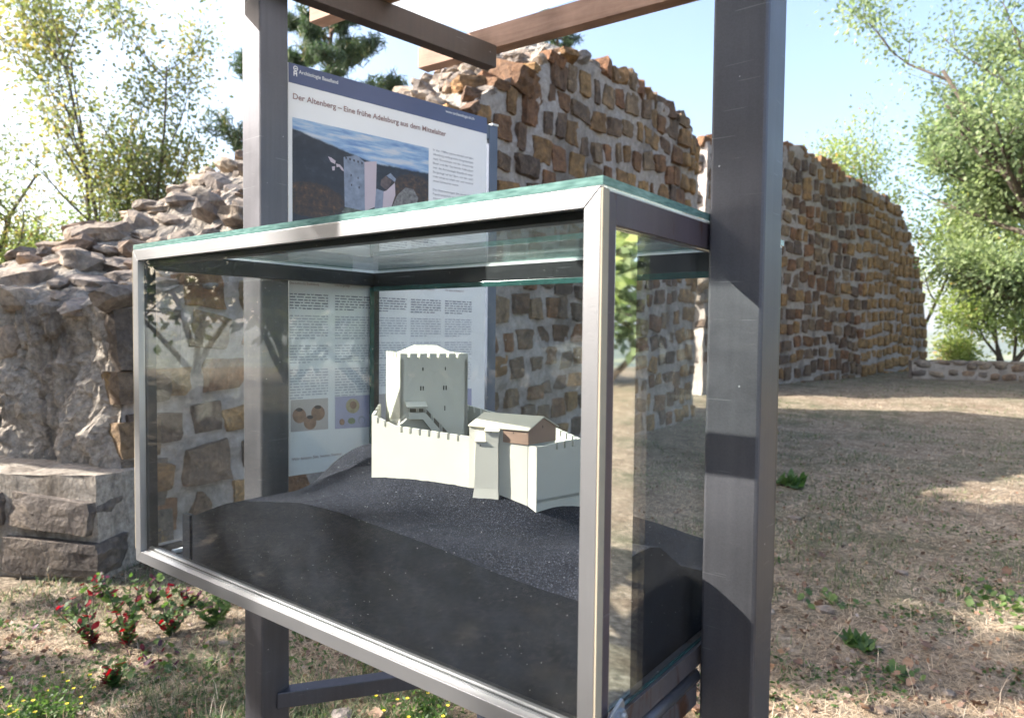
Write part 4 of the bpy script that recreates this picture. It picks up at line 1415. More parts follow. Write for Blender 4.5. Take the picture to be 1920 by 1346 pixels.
# the left end drops in steps and then runs almost level
zAB = zp(740, 798, 1.57)
crenel(m, qA, qAB, zbase, zA1, zAB, 0.007, 3, 0.0135, .72)
crenel(m, qAB, qB, zbase, zAB, zB1, 0.007, 8, 0.0135, .74)
crenel(m, kD + Vector((-.02, .0)), qA, zbase, zA1 - 0.004, zA1, 0.007, 3, 0.0135, .6)
# plain wall up to the hall
qC = P(889, 1.47)
crenel(m, qB, P(948, 1.45), zbase, zp(905, 797, 1.47), zp(905, 797, 1.47), 0.007, 0, 0.0, 1)
qD, qE = P(946, 1.455), P(1007, 1.395)
qF = P(1090, 1.47)
zD = zp(1007, 838, 1.395)
crenel(m, qD, qE, 1.15, zD, zD, 0.007, 0, 0.0)
zF = zp(1090, 822, 1.47)
qM = qE.lerp(qF, 0.28)
crenel(m, qE, qM, 1.15, zD, zD, 0.007, 0, 0.0)
crenel(m, qM, qF, 1.15, zD + (zF - zD) * .28, zF, 0.007, 4, 0.0135, .78)
# back part of the ring, seen right of the keep and behind the hall
qG = P(1045, 1.60)
crenel(m, qF, qG, 1.15, zF, zF + 0.004, 0.007, 4, 0.0135, .75)
qH, qI = P(918, 1.72), P(868, 1.84)
crenel(m, qG, qH, 1.2, zF + .004, zp(918, 770, 1.72), 0.007, 5, 0.0135, .75)
crenel(m, qH, qI, 1.2, zp(918, 770, 1.72), zp(868, 756, 1.84), 0.007, 4, 0.0135, .75)
crenel(m, qI, kC + e2 * .02, 1.2, zp(868, 756, 1.84), zp(868, 756, 1.84), 0.007, 3, 0.0135, .75)
m.build('ring_wall', M['model_white'], castle)
# courtyard floor
m = MB(); m.prism([plan(q, 1.255) for q in (qA, qB, P(948, 1.45), qE, qF, qG, qH, qI, kC, kD)], (0, 0, 0.006)); m.build('courtyard', M['model_white'], castle)
# --- turret with battered foot on the front wall
m = MB()
tA, tB = P(892, 1.438), P(934, 1.430)
td = (tB - tA).normalized(); tn = Vector((-td.y, td.x)); dpt = 0.040
zt_ = zp(915, 829, 1.434); zfoot = zp(915, 916, 1.434); zb_ = zp(915, 946, 1.434)
def turret(m, a, b, z0, z1, ex0=0.0, ex1=0.0):
    A0, B0 = a - td * ex0 - tn * ex0, b + td * ex0 * .6 - tn * ex0
    A1, B1 = a - td * ex1 - tn * ex1, b + td * ex1 * .6 - tn * ex1
    m.hexa([plan(A0, z0), plan(B0, z0), plan(B0 + tn * (dpt + ex0), z0), plan(A0 + tn * (dpt + ex0), z0), plan(A1, z1), plan(B1, z1), plan(B1 + tn * (dpt + ex1), z1), plan(A1 + tn * (dpt + ex1), z1)])
turret(m, tA, tB, zfoot, zt_, 0.002, 0.0)
turret(m, tA, tB, zb_ - 0.02, zfoot - 1e-5, 0.0085, 0.002)
tur = m.build('turret', M['model_white'], castle)
# turret lean-to roof (left half) and oriel box (right half)
zl = zt_ - 0.0
m = MB(); a0, b0 = tA - td * .002 - tn * .003, tA.lerp(tB, .48) - tn * .003
m.hexa([plan(a0, zl), plan(b0, zl), plan(b0 + tn * .03, zl + .004), plan(a0 + tn * .03, zl + .004), plan(a0, zl + .002), plan(b0, zl + .002), plan(b0 + tn * .03, zl + .011), plan(a0 + tn * .03, zl + .011)])
m.build('turret_roof', M['model_roof'], tur)
oA, oB = tA.lerp(tB, .43), tB + td * .001
zo1 = zp(920, 809, 1.434)
m = MB(); m.hexa([plan(oA, zl + 1e-4), plan(oB, zl + 1e-4), plan(oB + tn * .05, zl + 1e-4), plan(oA + tn * .05, zl + 1e-4), plan(oA, zo1), plan(oB, zo1), plan(oB + tn * .05, zo1 + .006), plan(oA + tn * .05, zo1 + .006)])
ori = m.build('oriel', M['model_white'], castle)
m = MB(); oA2, oB2 = oA - td * .0025 - tn * .003, oB + td * .0015 - tn * .003
m.hexa([plan(oA2, zo1), plan(oB2, zo1), plan(oB2 + tn * .03, zo1 + .009), plan(oA2 + tn * .03, zo1 + .009), plan(oA2, zo1 + .0015), plan(oB2, zo1 + .0015), plan(oB2 + tn * .03, zo1 + .0105), plan(oA2 + tn * .03, zo1 + .0105)])
m.build('oriel_roof', M['model_roof'], ori)


def slit_w(parent, a, d, n, s, z, w, h):
    m = MB()
    def q(s_, t, z_): p_ = a + d * s_ + n * t; return plan(p_, z_)
    m.hexa([q(s - w / 2, -.0006, z - h / 2), q(s + w / 2, -.0006, z - h / 2), q(s + w / 2, .004, z - h / 2), q(s - w / 2, .004, z - h / 2),
            q(s - w / 2, -.0006, z + h / 2), q(s + w / 2, -.0006, z + h / 2), q(s + w / 2, .004, z + h / 2), q(s - w / 2, .004, z + h / 2)])
    m.build('window', M['slit'], parent)


slit_w(tur, tA, td, tn, 0.010, zp(903, 839, 1.41), .002, .004)
slit_w(ori, oA, td, tn, 0.012, zp(921, 813, 1.41), .002, .003)
# --- hall with gabled roof: long side faces left-front, gable faces right
hA, hB = P(884, 1.475), P(990, 1.41)               # eaves line of the front side
hd = (hB - hA).normalized(); hn = Vector((-hd.y, hd.x))
hC = P(1041, 1.475)                                 # far corner of the gable side
wH = (hC - hB).length
gn = (hC - hB).normalized()
zE = zp(990, 806, 1.41); zBs = zp(990, 834, 1.41); zRdg = zp(1017, 783, 1.44)
hDp = hA + gn * wH
m = MB()
mid0, mid1 = hB.lerp(hC, .5), hA.lerp(hDp, .5)
zlow = 1.24
# gable wall block as prism
m.prism([plan(hB, zlow), plan(hC, zlow), plan(hC, zE), plan(mid0, zRdg), plan(hB, zE)], (plan(hA, 0)[0] - plan(hB, 0)[0], plan(hA, 0)[1] - plan(hB, 0)[1], 0))
hall = m.build('hall', M['model_white'], castle)
# brown render panels: gable and the strip of side wall below the eaves, 1 mm proud
m = MB()
off = -hd * -0.001
m.prism([plan(hB + hd * .0008, zBs), plan(hC + hd * .0008, zBs + .0), plan(hC + hd * .0008, zE), plan(mid0 + hd * .0008, zRdg - .0005), plan(hB + hd * .0008, zE)], (hd.x * .001, hd.y * .001, 0))
sA = hA.lerp(hB, .58)
m.prism([plan(sA - hn * .001, zBs + .0015), plan(hB - hn * .001 + hd * .0018, zBs), plan(hB - hn * .001 + hd * .0018, zE), plan(sA - hn * .001, zE)], (-hn.x * .001, -hn.y * .001, 0))
m.build('rendered_wall', M['model_brown'], hall)
# roof planes
m = MB()
ov = 0.005
def rp(p, z): return plan(p, z)
slope = (zRdg - zE) / (wH / 2)
for sgn in (0, 1):
    e0a, e0b = (hA - gn * ov - hd * ov, hB - gn * ov + hd * ov) if sgn == 0 else (hDp + gn * ov - hd * ov, hC + gn * ov + hd * ov)
    zz0 = zE - slope * ov
    r0a, r0b = mid1 - hd * ov, mid0 + hd * ov
    m.hexa([rp(e0a, zz0 + .0004), rp(e0b, zz0 + .0004), rp(r0b, zRdg + .0004), rp(r0a, zRdg + .0004), rp(e0a, zz0 + .0026), rp(e0b, zz0 + .0026), rp(r0b, zRdg + .0030), rp(r0a, zRdg + .0030)])
m.build('hall_roof', M['model_roof'], hall)
slit_w(hall, hB + hd * .0018, gn, -hd, wH * .5, zp(1016, 800, 1.44), .0016, .005)
slit_w(hall, hA - hn * .002, hd, hn, (hB - hA).length * .76, zp(962, 811, 1.43), .0016, .003)
# --- covered stair gallery in front of the keep
YS = 1.62
def on_s(px, py):
    o0 = kA - e2 * 0.022
    q = at_plane(px, py, (o0.x, o0.y, 0), (e2.x, e2.y, 0))
    return (Vector((q.x, q.y)) - o0).dot(e1), q.z
def sp_(s, t, z): p_ = kA - e2 * 0.022 + e1 * s + e2 * t; return plan(p_, z)
m = MB()
def rail_poly(pts, t0=0.0, t1=0.0015):
    q = [on_s(*p_) for p_ in pts]
    m.prism([sp_(s, t0, z) for s, z in q], tuple(Vector(sp_(0, t1, 0)) - Vector(sp_(0, t0, 0))))
rail_poly([(768, 774), (798, 774), (834, 815), (816, 815), (793, 786), (768, 786)])             # parapet
rail_poly([(766, 763), (801, 763), (801, 766), (766, 766)])                                        # head beam
rail_poly([(798, 763), (801, 763), (848, 813), (844, 813)])                                        # sloping head beam
for a_ in ((766, 763, 786), (783, 766, 774), (797.5, 766, 774)):
    rail_poly([(a_[0], a_[1]), (a_[0] + 2, a_[1]), (a_[0] + 2, a_[2]), (a_[0], a_[2])])
for (x_, y0_, y1_) in ((811, 777, 792), (827.5, 794, 809)):
    rail_poly([(x_, y0_), (x_ + 2, y0_ + 2), (x_ + 2, y1_ + 2), (x_, y1_)])
# gallery floor and stair slab towards the keep
for pts in (([(768, 784.5), (793, 784.5), (793, 786.5), (768, 786.5)]), ([(793, 784.5), (795, 784.5), (818, 815), (815, 815)])):
    q = [on_s(*p_) for p_ in pts]
    m.prism([sp_(s, 0.0016, z) for s, z in q], tuple(Vector(sp_(0, .021, 0)) - Vector(sp_(0, 0, 0))))
gal = m.build('stair_gallery', M['model_white'], castle)
# lean-to roof of the gallery
m = MB()
s0, z0_ = on_s(762, 763.5); s1, _ = on_s(801, 763.5); _, z1_ = on_s(770, 755)
s0k, s1k = on_s(764, 756)[0], on_s(796, 756)[0]
m.hexa([sp_(s0, -.004, z0_), sp_(s1, -.004, z0_), sp_(s1, .0215, z0_ + .010), sp_(s0, .0215, z0_ + .010), sp_(s0, -.004, z0_ + .0015), sp_(s1, -.004, z0_ + .0015), sp_(s1, .0215, z0_ + .0115), sp_(s0, .0215, z0_ + .0115)])
m.build('gallery_roof', M['model_white'], gal)
# dark boards behind the balusters, painted as the shade inside the gallery
m = MB()
for pts in ([(768, 766), (783, 766), (783, 774), (768, 774)], [(785, 766), (797, 766), (797, 774), (785, 774)], [(800, 766), (811, 778), (811, 789), (800, 776)], [(813.5, 781), (827, 795), (827, 806), (813.5, 792)], [(830, 798), (842, 811), (835, 813), (830, 810)]):
    q = [on_s(*p_) for p_ in pts]
    m.prism([sp_(s, 0.019, z) for s, z in q], tuple(Vector(sp_(0, .001, 0)) - Vector(sp_(0, 0, 0))))
m.build('shadow_panel', simple('gallery_shadow_board', (0.16, 0.14, 0.11), .8), gal)
# little open stair at the left with handrail
m = MB()
def bar(p_, q_, w=.0011):
    a_, b_ = on_s(*p_), on_s(*q_)
    m.beam(sp_(a_[0], -.006, a_[1]), sp_(b_[0], -.006, b_[1]), w, w)
for a_, b_ in (((732, 787), (751, 785)), ((732, 787), (742, 796)), ((742, 796), (751, 795)), ((751, 785), (763, 774)), ((751, 785), (751, 796)), ((756, 781), (756, 791)), ((762, 775), (762, 786))):
    bar(a_, b_)
for i in range(5):
    s_, z_ = on_s(752 + i * 2.4, 794 - i * 2.1)
    a_ = sp_(s_, -.006, z_ - .0012); b_ = sp_(s_, .010, z_ - .0012)
    m.beam(a_, b_, .003, .0022)
m.build('outer_stair', M['model_white'], castle)

# ------------------------------------------------------------------ information sign
SL = Vector((bw(-0.04, 0.47)[0], bw(-0.04, 0.47)[1]))
SRt = at(913, 222, Z=2.43); SRv = Vector((SRt.x, SRt.y))
sd = (SRv - SL).normalized(); SWd = (SRv - SL).length
sn = Vector((sd.y, -sd.x))                                    # towards the viewer
SZ1, SZ0 = 2.43, 1.135
sign = empty('information_sign', (SL.x, SL.y, 0), math.atan2(sd.y, sd.x))
tag(sign, 'white information board with dark blue top band and castle picture, behind the case', 'information sign')
# local axes: x along the board, y away from the viewer, z up
def s_loc(px, py):
    q = at_plane(px, py, (SL.x, SL.y, 0), (sn.x, sn.y, 0))
    return (Vector((q.x, q.y)) - SL).dot(sd), q.z


M['sign_white'] = simple('sign_white', (0.82, 0.82, 0.85), 0.35, 0, 0.02)
M['sign_blue'] = simple('sign_blue', (0.075, 0.095, 0.20), 0.35, 0, 0.03)
M['ink_title'] = simple('title_ink', (0.30, 0.19, 0.19), 0.5, 0, 0)
M['ink'] = simple('text_ink', (0.22, 0.22, 0.28), 0.5, 0, 0)
M['ink_pale'] = simple('pale_text_ink', (0.45, 0.46, 0.54), 0.5, 0, 0)
M['ink_white'] = simple('white_ink', (0.8, 0.8, 0.82), 0.5, 0, 0)
part_box('board', (0, 0, SZ0), (SWd, 0.006, SZ1), M['sign_white'], sign)
zb0 = s_loc(537, 153)[1]
part_box('header_band', (0, -0.0008, zb0), (SWd, -0.0001, SZ1), M['sign_blue'], sign)
# frame behind and edge post
part_box('backing_rail', (0.0, 0.007, SZ1 - 0.07), (SWd + 0.015, 0.03, SZ1 - 0.03), M['sign_frame'], sign, .001)
part_box('backing_rail', (0.0, 0.007, SZ0 + 0.03), (SWd + 0.015, 0.03, SZ0 + 0.07), M['sign_frame'], sign, .001)
part_box('edge_post', (SWd + 0.016, 0.004, -0.1), (SWd + 0.060, 0.050, SZ1 - 0.02), M['sign_frame'], sign, .002)
part_box('post_cap', (SWd + 0.030, 0.002, SZ1 - 0.0195), (SWd + 0.062, 0.052, SZ1 - 0.012), M['silicone'], sign)
part_box('clamp', (SWd - 0.004, 0.0062, SZ1 - 0.075), (SWd + 0.016, 0.030, SZ1 - 0.02), M['sign_frame'], sign)


def text(body, p0, p1, cap, mat, name, yo=-0.0012, bold=0.0):
    cu = bpy.data.curves.new(name, 'FONT'); cu.body = body; cu.size = 1.0; cu.offset = bold
    to = bpy.data.objects.new(name, cu); COL.objects.link(to)
    bpy.context.view_layer.update()
    me = bpy.data.meshes.new_from_object(to.evaluated_get(bpy.context.evaluated_depsgraph_get()))
    bpy.data.objects.remove(to)
    x0, z0 = s_loc(*p0); x1, z1 = s_loc(*p1)
    co = np.zeros(len(me.vertices) * 3); me.vertices.foreach_get('co', co); co = co.reshape(-1, 3)
    co[:, 0] -= co[:, 0].min()
    kx = (x1 - x0) / max(co[:, 0].max(), 1e-6); kz = cap / 0.70
    out_ = np.stack([x0 + co[:, 0] * kx, np.full(len(co), yo), (z0 + z1) / 2 + co[:, 1] * kz], -1)
    me.vertices.foreach_set('co', out_.astype(np.float32).ravel())
    me.materials.clear(); me.materials.append(mat); me.update()
    o = bpy.data.objects.new(name, me); COL.objects.link(o); o.parent = sign
    return o


text('Archäologie Baselland', (560, 139.5), (633.5, 157.5), 0.0115, M['ink_white'], 'header_text', -0.0012, 0.01)
text('www.archaeologie.bl.ch', (835, 211.5), (889, 225.5), 0.0105, M['ink_white'], 'header_text', -0.0012, 0.01)
text('Der Altenberg – Eine frühe Adelsburg aus dem Mittelalter', (549, 188), (836, 254), 0.0175, M['ink_title'], 'title_text', -0.0010, 0.018)
# small emblem: a roundel on a little tower
m = MB()
ex, ez = s_loc(554, 129)
for j in range(14):
    a0_, a1_ = 2 * math.pi * j / 14, 2 * math.pi * (j + 1) / 14
    m.v += [(ex + .008 * math.cos(a0_), -.0012, ez + .008 * math.sin(a0_)), (ex + .008 * math.cos(a1_), -.0012, ez + .008 * math.sin(a1_)), (ex + .0055 * math.cos(a1_), -.0012, ez + .0055 * math.sin(a1_)), (ex + .0055 * math.cos(a0_), -.0012, ez + .0055 * math.sin(a0_))]
    n_ = len(m.v); m.f.append((n_ - 4, n_ - 3, n_ - 2, n_ - 1)); m.m.append(0)
for (xa, za, xb, zb2) in ((-.004, -.002, .004, .001), (-.007, -.024, -.004, -.010), (.002, -.024, .005, -.010), (-.004, -.018, .002, -.014), (-.006, -.011, .004, -.008)):
    m.v += [(ex + xa, -.0012, ez + za), (ex + xb, -.0012, ez + za), (ex + xb, -.0012, ez + zb2), (ex + xa, -.0012, ez + zb2)]
    n_ = len(m.v); m.f.append((n_ - 4, n_ - 3, n_ - 2, n_ - 1)); m.m.append(0)
m.build('emblem', M['ink_white'], sign)
# right text column
colr = ['In den 1980er Jahren fanden auf dem', 'Altenberg umfangreiche Ausgrabungen', 'statt. Gemeinsam mit der Universität', 'Basel und der Gemeinde Füllinsdorf', 'war die Archäologie Baselland einer', 'Burganlage auf der Spur, von der noch', 'mehr etwas zu sehen war und niemand', 'etwas Genaueres wusste.', '', 'Die Untersuchungen des reichhaltigen', 'Fundmaterials zeigten, dass der', 'Altenberg eine frühe Adelsburg war']
xl, zl0 = s_loc(812, 278.5); xr_, _ = s_loc(887, 296); _, zl7 = s_loc(812, 336.5)
dz = (zl0 - zl7) / 7
for i, t_ in enumerate(colr):
    if not t_: continue
    zt0 = zl0 - dz * i - 0.008
    wfac = 1.0 if len(t_) > 30 else len(t_) / 36
    cu = bpy.data.curves.new('column_text', 'FONT'); cu.body = t_; cu.size = 1
    to = bpy.data.objects.new('column_text', cu); COL.objects.link(to); bpy.context.view_layer.update()
    me = bpy.data.meshes.new_from_object(to.evaluated_get(bpy.context.evaluated_depsgraph_get())); bpy.data.objects.remove(to)
    co = np.zeros(len(me.vertices) * 3); me.vertices.foreach_get('co', co); co = co.reshape(-1, 3)
    co[:, 0] -= co[:, 0].min(); kx = (xr_ - xl) * wfac / co[:, 0].max()
    out_ = np.stack([xl + co[:, 0] * kx, np.full(len(co), -.0008), zt0 + co[:, 1] * 0.0105], -1)
    me.vertices.foreach_set('co', out_.astype(np.float32).ravel()); me.materials.clear(); me.materials.append(M['ink']); me.update()
    o = bpy.data.objects.new('column_text', me); COL.objects.link(o); o.parent = sign

# lower text columns: too small to read, set as word-sized strokes
cols_px = [(543, 615), (628, 694), (707, 762), (770, 826), (834, 884)]
heads = ['Geschichte der Entdeckung', 'Die Burganlage', 'Die Funde', 'Ein mächtiger Adelssitz', 'Wer waren die Bauherren?']
hw = [0.76, 0.42, 0.55, 0.80, 0.70]
rt = random.Random(4)
for ci, (xa, xb) in enumerate(cols_px):
    x0, _ = s_loc(xa, 600); x1, _ = s_loc(xb, 600)
    _, zh = s_loc(xa, 533 + ci * 3.0)
    _, zt0 = s_loc(548, 550); _, zt1 = s_loc(548, 555.3)
    lh = zt0 - zt1
    text(heads[ci], (xa, 533 + ci * 3.2), (xa + (xb - xa) * hw[ci], 534 + ci * 3.2 + 1), 0.0075, M['ink_title'], 'heading_text')
    mA, mB_ = MB(), MB()
    z = zt0; par = 0; ln = 0
    plan_ = [6, 9, 8, 7][:]
    for pi_, nl in enumerate([6, 9, 7, 11] if ci < 2 else [6, 8, 7, 9]):
        for l_ in range(nl):
            x = x0; end = x1 if l_ < nl - 1 else x0 + (x1 - x0) * rt.uniform(.3, .9)
            mm = mA if pi_ == 0 else mB_
            while x < end - .002:
                w = min(rt.uniform(.006, .026), end - x)
                hgt = lh * rt.uniform(.36, .48)
                mm.v += [(x, -.0008, z - hgt), (x + w, -.0008, z - hgt), (x + w, -.0008, z), (x, -.0008, z)]
                n_ = len(mm.v); mm.f.append((n_ - 4, n_ - 3, n_ - 2, n_ - 1)); mm.m.append(0)
                x += w + rt.uniform(.003, .006)
            z -= lh
        z -= lh * 1.7
    tag(mA.build('text_block', M['ink'], sign), kind='stuff'); tag(mB_.build('text_block', M['ink_pale'], sign), kind='stuff')
text('Wir bitten Sie, keine Steine', (547, 863), (640, 853), 0.009, M['ink_title'], 'footer_text')


# pictures printed on the sign
def picture_mat():
    m, nt, out = new_mat('printed_landscape')
    p = nt.nodes.new('ShaderNodeBsdfPrincipled')
    tc = nt.nodes.new('ShaderNodeTexCoord'); v = tc.outputs['Generated']
    sx = N(nt, 'ShaderNodeSeparateXYZ'); nt.links.new(v, sx.inputs[0])
    x, z = sx.outputs[0], sx.outputs[2]
    mp = N(nt, 'ShaderNodeMapping'); mp.inputs['Scale'].default_value = (1.2, 1, 6); mp.inputs['Rotation'].default_value = (0, -0.06, 0)
    nt.links.new(v, mp.inputs[0])
    n1 = tex_noise(nt, mp.outputs[0], 3.0, 5, 0.6)
    skyc = ramp(nt, [(0.35, (0.16, 0.30, 0.62)), (0.5, (0.38, 0.55, 0.80)), (0.62, (0.72, 0.74, 0.82)), (0.75, (0.50, 0.62, 0.85))], n1).outputs[0]
    mp2 = N(nt, 'ShaderNodeMapping'); mp2.inputs['Scale'].default_value = (2, 1, 2)
    nt.links.new(v, mp2.inputs[0])
    n2 = tex_noise(nt, mp2.outputs[0], 5.0, 6, 0.65)
    hill = ramp(nt, [(0.3, (0.008, 0.012, 0.022)), (0.55, (0.03, 0.035, 0.055)), (0.75, (0.10, 0.11, 0.16))], n2).outputs[0]
    mp3 = N(nt, 'ShaderNodeMapping'); mp3.inputs['Scale'].default_value = (12, 1, 9)
    nt.links.new(v, mp3.inputs[0])
    n3 = tex_noise(nt, mp3.outputs[0], 2.5, 5, 0.7)
    aut = ramp(nt, [(0.35, (0.02, 0.014, 0.012)), (0.55, (0.12, 0.055, 0.02)), (0.72, (0.38, 0.18, 0.05))], n3).outputs[0]
    # skyline: high left slope falling to the middle, level to the right
    edge = math_n(nt, 'ADD', math_n(nt, 'MULTIPLY', math_n(nt, 'SUBTRACT', 0.55, x, True), 0.30), 0.735)
    edge = math_n(nt, 'ADD', edge, math_n(nt, 'MULTIPLY', math_n(nt, 'SUBTRACT', n2, 0.5), 0.05))
    sk = ramp(nt, [(0.49, (0, 0, 0)), (0.51, (1, 1, 1))], math_n(nt, 'ADD', math_n(nt, 'SUBTRACT', z, edge), 0.5)).outputs[0]
    c = mixc(nt, sk, hill, skyc)
    # round autumn hill on the right and autumn wood bottom left
    def blob(cx, cz, rx, rz):
        a = math_n(nt, 'DIVIDE', math_n(nt, 'SUBTRACT', x, cx), rx); b = math_n(nt, 'DIVIDE', math_n(nt, 'SUBTRACT', z, cz), rz)
        d = math_n(nt, 'ADD', math_n(nt, 'MULTIPLY', a, a), math_n(nt, 'MULTIPLY', b, b))
        d = math_n(nt, 'ADD', d, math_n(nt, 'MULTIPLY', math_n(nt, 'SUBTRACT', n3, 0.5), 1.6))
        return ramp(nt, [(0.8, (1, 1, 1)), (1.0, (0, 0, 0))], d).outputs[0]
    c = mixc(nt, blob(0.88, 0.45, 0.22, 0.26), c, aut)
    c = mixc(nt, blob(0.12, 0.28, 0.24, 0.17), c, aut)
    c = mixc(nt, 0.55, c, (0.008, 0.010, 0.018))
    c = mixc(nt, math_n(nt, 'MULTIPLY', sk, 0.6), c, skyc)
    nt.links.new(c, p.inputs['Base Color']); p.inputs['Roughness'].default_value = 0.35
    nt.links.new(p.outputs[0], out.inputs[0])
    return m


def flat(name, pts, mat, yo, parent=sign):
    q = [s_loc(*p_) for p_ in pts]
    m = MB(); m.v = [(a, yo, b) for a, b in q]; m.f = [tuple(range(len(q)))]; m.m = [0]
    return m.build(name, mat, parent)


xa, zt0 = s_loc(548, 220); xb, _ = s_loc(803, 400); zbm = s_loc(546, 428)[1]
M['picture'] = picture_mat()
m = MB(); m.v = [(xa, -.0008, zbm), (xb, -.0008, zbm), (xb, -.0008, zt0), (xa, -.0008, zt0)]; m.f = [(0, 1, 2, 3)]; m.m = [0]
# tiny thickness keeps generated coordinates well defined
m = MB(); m.box((xa, -.0008, zbm), (xb, -.0002, zt0)); m.build('printed_picture', M['picture'], sign)
pm1 = simple('print_tower_shade', (0.20, 0.235, 0.32), .35, 0, .3, 40); pm2 = simple('print_tower_light', (0.50, 0.42, 0.48), .35, 0, .05, 12); pm3 = simple('print_dark', (0.03, 0.03, 0.045), .35)
pm4 = simple('print_roof', (0.30, 0.32, 0.42), .35)
flat('printed_castle', [(644, 295), (652, 294), (668, 291), (683, 304), (684, 396), (646, 388)], pm1, -.0011)
flat('printed_castle', [(683, 304), (706, 303), (704, 388), (684, 396)], pm2, -.0011)
for k_ in range(5):
    flat('printed_merlon', [(647 + k_ * 7.5, 294 + k_ * 2.4), (650 + k_ * 7.5, 295 + k_ * 2.4), (650 + k_ * 7.5, 299 + k_ * 2.4), (647 + k_ * 7.5, 298 + k_ * 2.4)], pm3, -.0013)
for wx, wy in ((657, 327), (670, 332), (658, 345), (672, 350)):
    flat('printed_window', [(wx, wy), (wx + 2, wy), (wx + 2, wy + 4), (wx, wy + 4)], pm3, -.0013)
flat('printed_wall', [(705, 354), (719, 359), (717, 392), (702, 392)], pm1, -.00115)
flat('printed_wall', [(719, 359), (724, 358), (740, 343), (741, 366), (733, 390), (717, 392)], pm2, -.00115)
flat('printed_roof', [(724, 330), (732, 325), (742, 336), (740, 342), (735, 338)], pm1, -.0012)
flat('printed_gable', [(713, 348), (714, 338), (723, 330), (734, 339), (730, 350), (724, 357)], simple('print_gable', (0.10, 0.07, 0.07), .35, 0, .4, 50), -.0012)
for q_ in ([(615, 294), (621, 296), (629, 302), (628, 308), (620, 304)], [(630, 307), (637, 309), (643, 316), (645, 322), (640, 319), (636, 313), (631, 314)], [(622, 313), (628, 312), (627, 320), (623, 320)]):
    flat('printed_ruin', q_, pm2, -.0010)
rk_ = simple('print_rock', (0.10, 0.11, 0.10), .35, 0, .6, 60)
flat('printed_rock', [(640, 398), (650, 385), (664, 381), (676, 387), (684, 400), (660, 408)], rk_, -.0009)
flat('printed_rock', [(735, 388), (745, 366), (760, 352), (775, 355), (784, 372), (780, 388)], simple('print_crag', (0.17, 0.16, 0.16), .35, 0, .6, 90), -.0009)
gb1, gb2 = simple('photo_grey', (0.50, 0.45, 0.45), .35), simple('photo_blue', (0.40, 0.40, 0.58), .35)
pot1, pot2 = simple('pot_brown', (0.27, 0.16, 0.12), .35, 0, .3, 40), simple('find_gold', (0.38, 0.33, 0.22), .35, 0, .3, 60)
flat('printed_pottery', [(545, 750), (615, 746), (615, 804), (545, 810)], gb1, -.0008)
flat('printed_finds', [(628, 744), (694, 740), (694, 800), (628, 804)], gb2, -.0008)
flat('printed_finds', [(708, 739), (762, 736), (762, 794), (708, 798)], gb1, -.0008)
flat('printed_finds', [(770, 735), (884, 728), (884, 780), (770, 790)], gb2, -.0008)
def disc(name, cx, cy, rx, ry, mat, yo):
    flat(name, [(cx + rx * math.cos(2 * math.pi * i / 14), cy - ry * math.sin(2 * math.pi * i / 14)) for i in range(14)][::-1], mat, yo)
for cx, cy, r_ in ((561, 779, 13), (596, 774, 13), (581, 792, 12)):
    disc('printed_pottery', cx, cy, r_, r_ * 1.1, pot1, -.0010); disc('printed_pottery', cx, cy - r_ * .85, r_ * .5, 3.5, pm3, -.0012)
disc('printed_finds', 661, 761, 13, 14, pot2, -.0010); disc('printed_finds', 662, 759, 6.5, 7.5, pot1, -.0012)
disc('printed_finds', 641, 791, 5, 6, pot1, -.0010); disc('printed_finds', 659, 789, 7, 6, simple('find_green', (0.18, 0.22, 0.14), .4), -.0010)
disc('printed_finds', 678, 787, 7, 8, pm4, -.0010); disc('printed_finds', 678, 789, 4.4, 6, gb2, -.0012)

# ------------------------------------------------------------------ ground cover
M['straw'] = leaf_mat('straw', [(0.0, (0.16, 0.115, 0.075)), (0.5, (0.43, 0.33, 0.22)), (1.0, (0.74, 0.61, 0.46))], 0.2)
M['grass'] = leaf_mat('grass_blades', [(0.0, (0.04, 0.065, 0.028)), (0.6, (0.11, 0.145, 0.065)), (1.0, (0.27, 0.27, 0.15))], 0.35)
M['dry_leaf'] = leaf_mat('dry_leaves', [(0.0, (0.07, 0.045, 0.035)), (0.4, (0.19, 0.105, 0.065)), (0.75, (0.33, 0.21, 0.14)), (1.0, (0.42, 0.35, 0.30))], 0.15)
M['weed'] = leaf_mat('weed_leaves', [(0.0, (0.03, 0.06, 0.02)), (0.6, (0.07, 0.13, 0.035)), (1.0, (0.14, 0.21, 0.06))], 0.35)
M['red_leaf'] = leaf_mat('red_leaves', [(0.0, (0.06, 0.012, 0.02)), (0.5, (0.22, 0.02, 0.03)), (1.0, (0.50, 0.04, 0.04))], 0.35)
M['flower'] = simple('yellow_petals', (0.75, 0.55, 0.03), .6)


def sample_ground(n, seed, y0, y1, pw=1.7):
    r = np.random.default_rng(seed)
    k = r.uniform(0, 1, n)
    a, b = y0 ** (1 - pw), y1 ** (1 - pw)
    Y = (a + (b - a) * k) ** (1 / (1 - pw))
    X = r.uniform(-0.80, 0.80, n) * Y
    # keep out of the walls
    s1 = (X - W1a[0]) * d1[0] + (Y - W1a[1]) * d1[1]; t1 = (X - W1a[0]) * n1[0] + (Y - W1a[1]) * n1[1]
    s2 = (X - W2a[0]) * d2[0] + (Y - W2a[1]) * d2[1]; t2 = (X - W2a[0]) * n2[0] + (Y - W2a[1]) * n2[1]
    bad = ((t1 > -0.03) & (s1 > -0.8)) | ((t2 > -0.05) & (s2 > -.2) & (s2 < 13)) | ((X < -2.55) & (Y > 4.33))
    return X[~bad], Y[~bad]


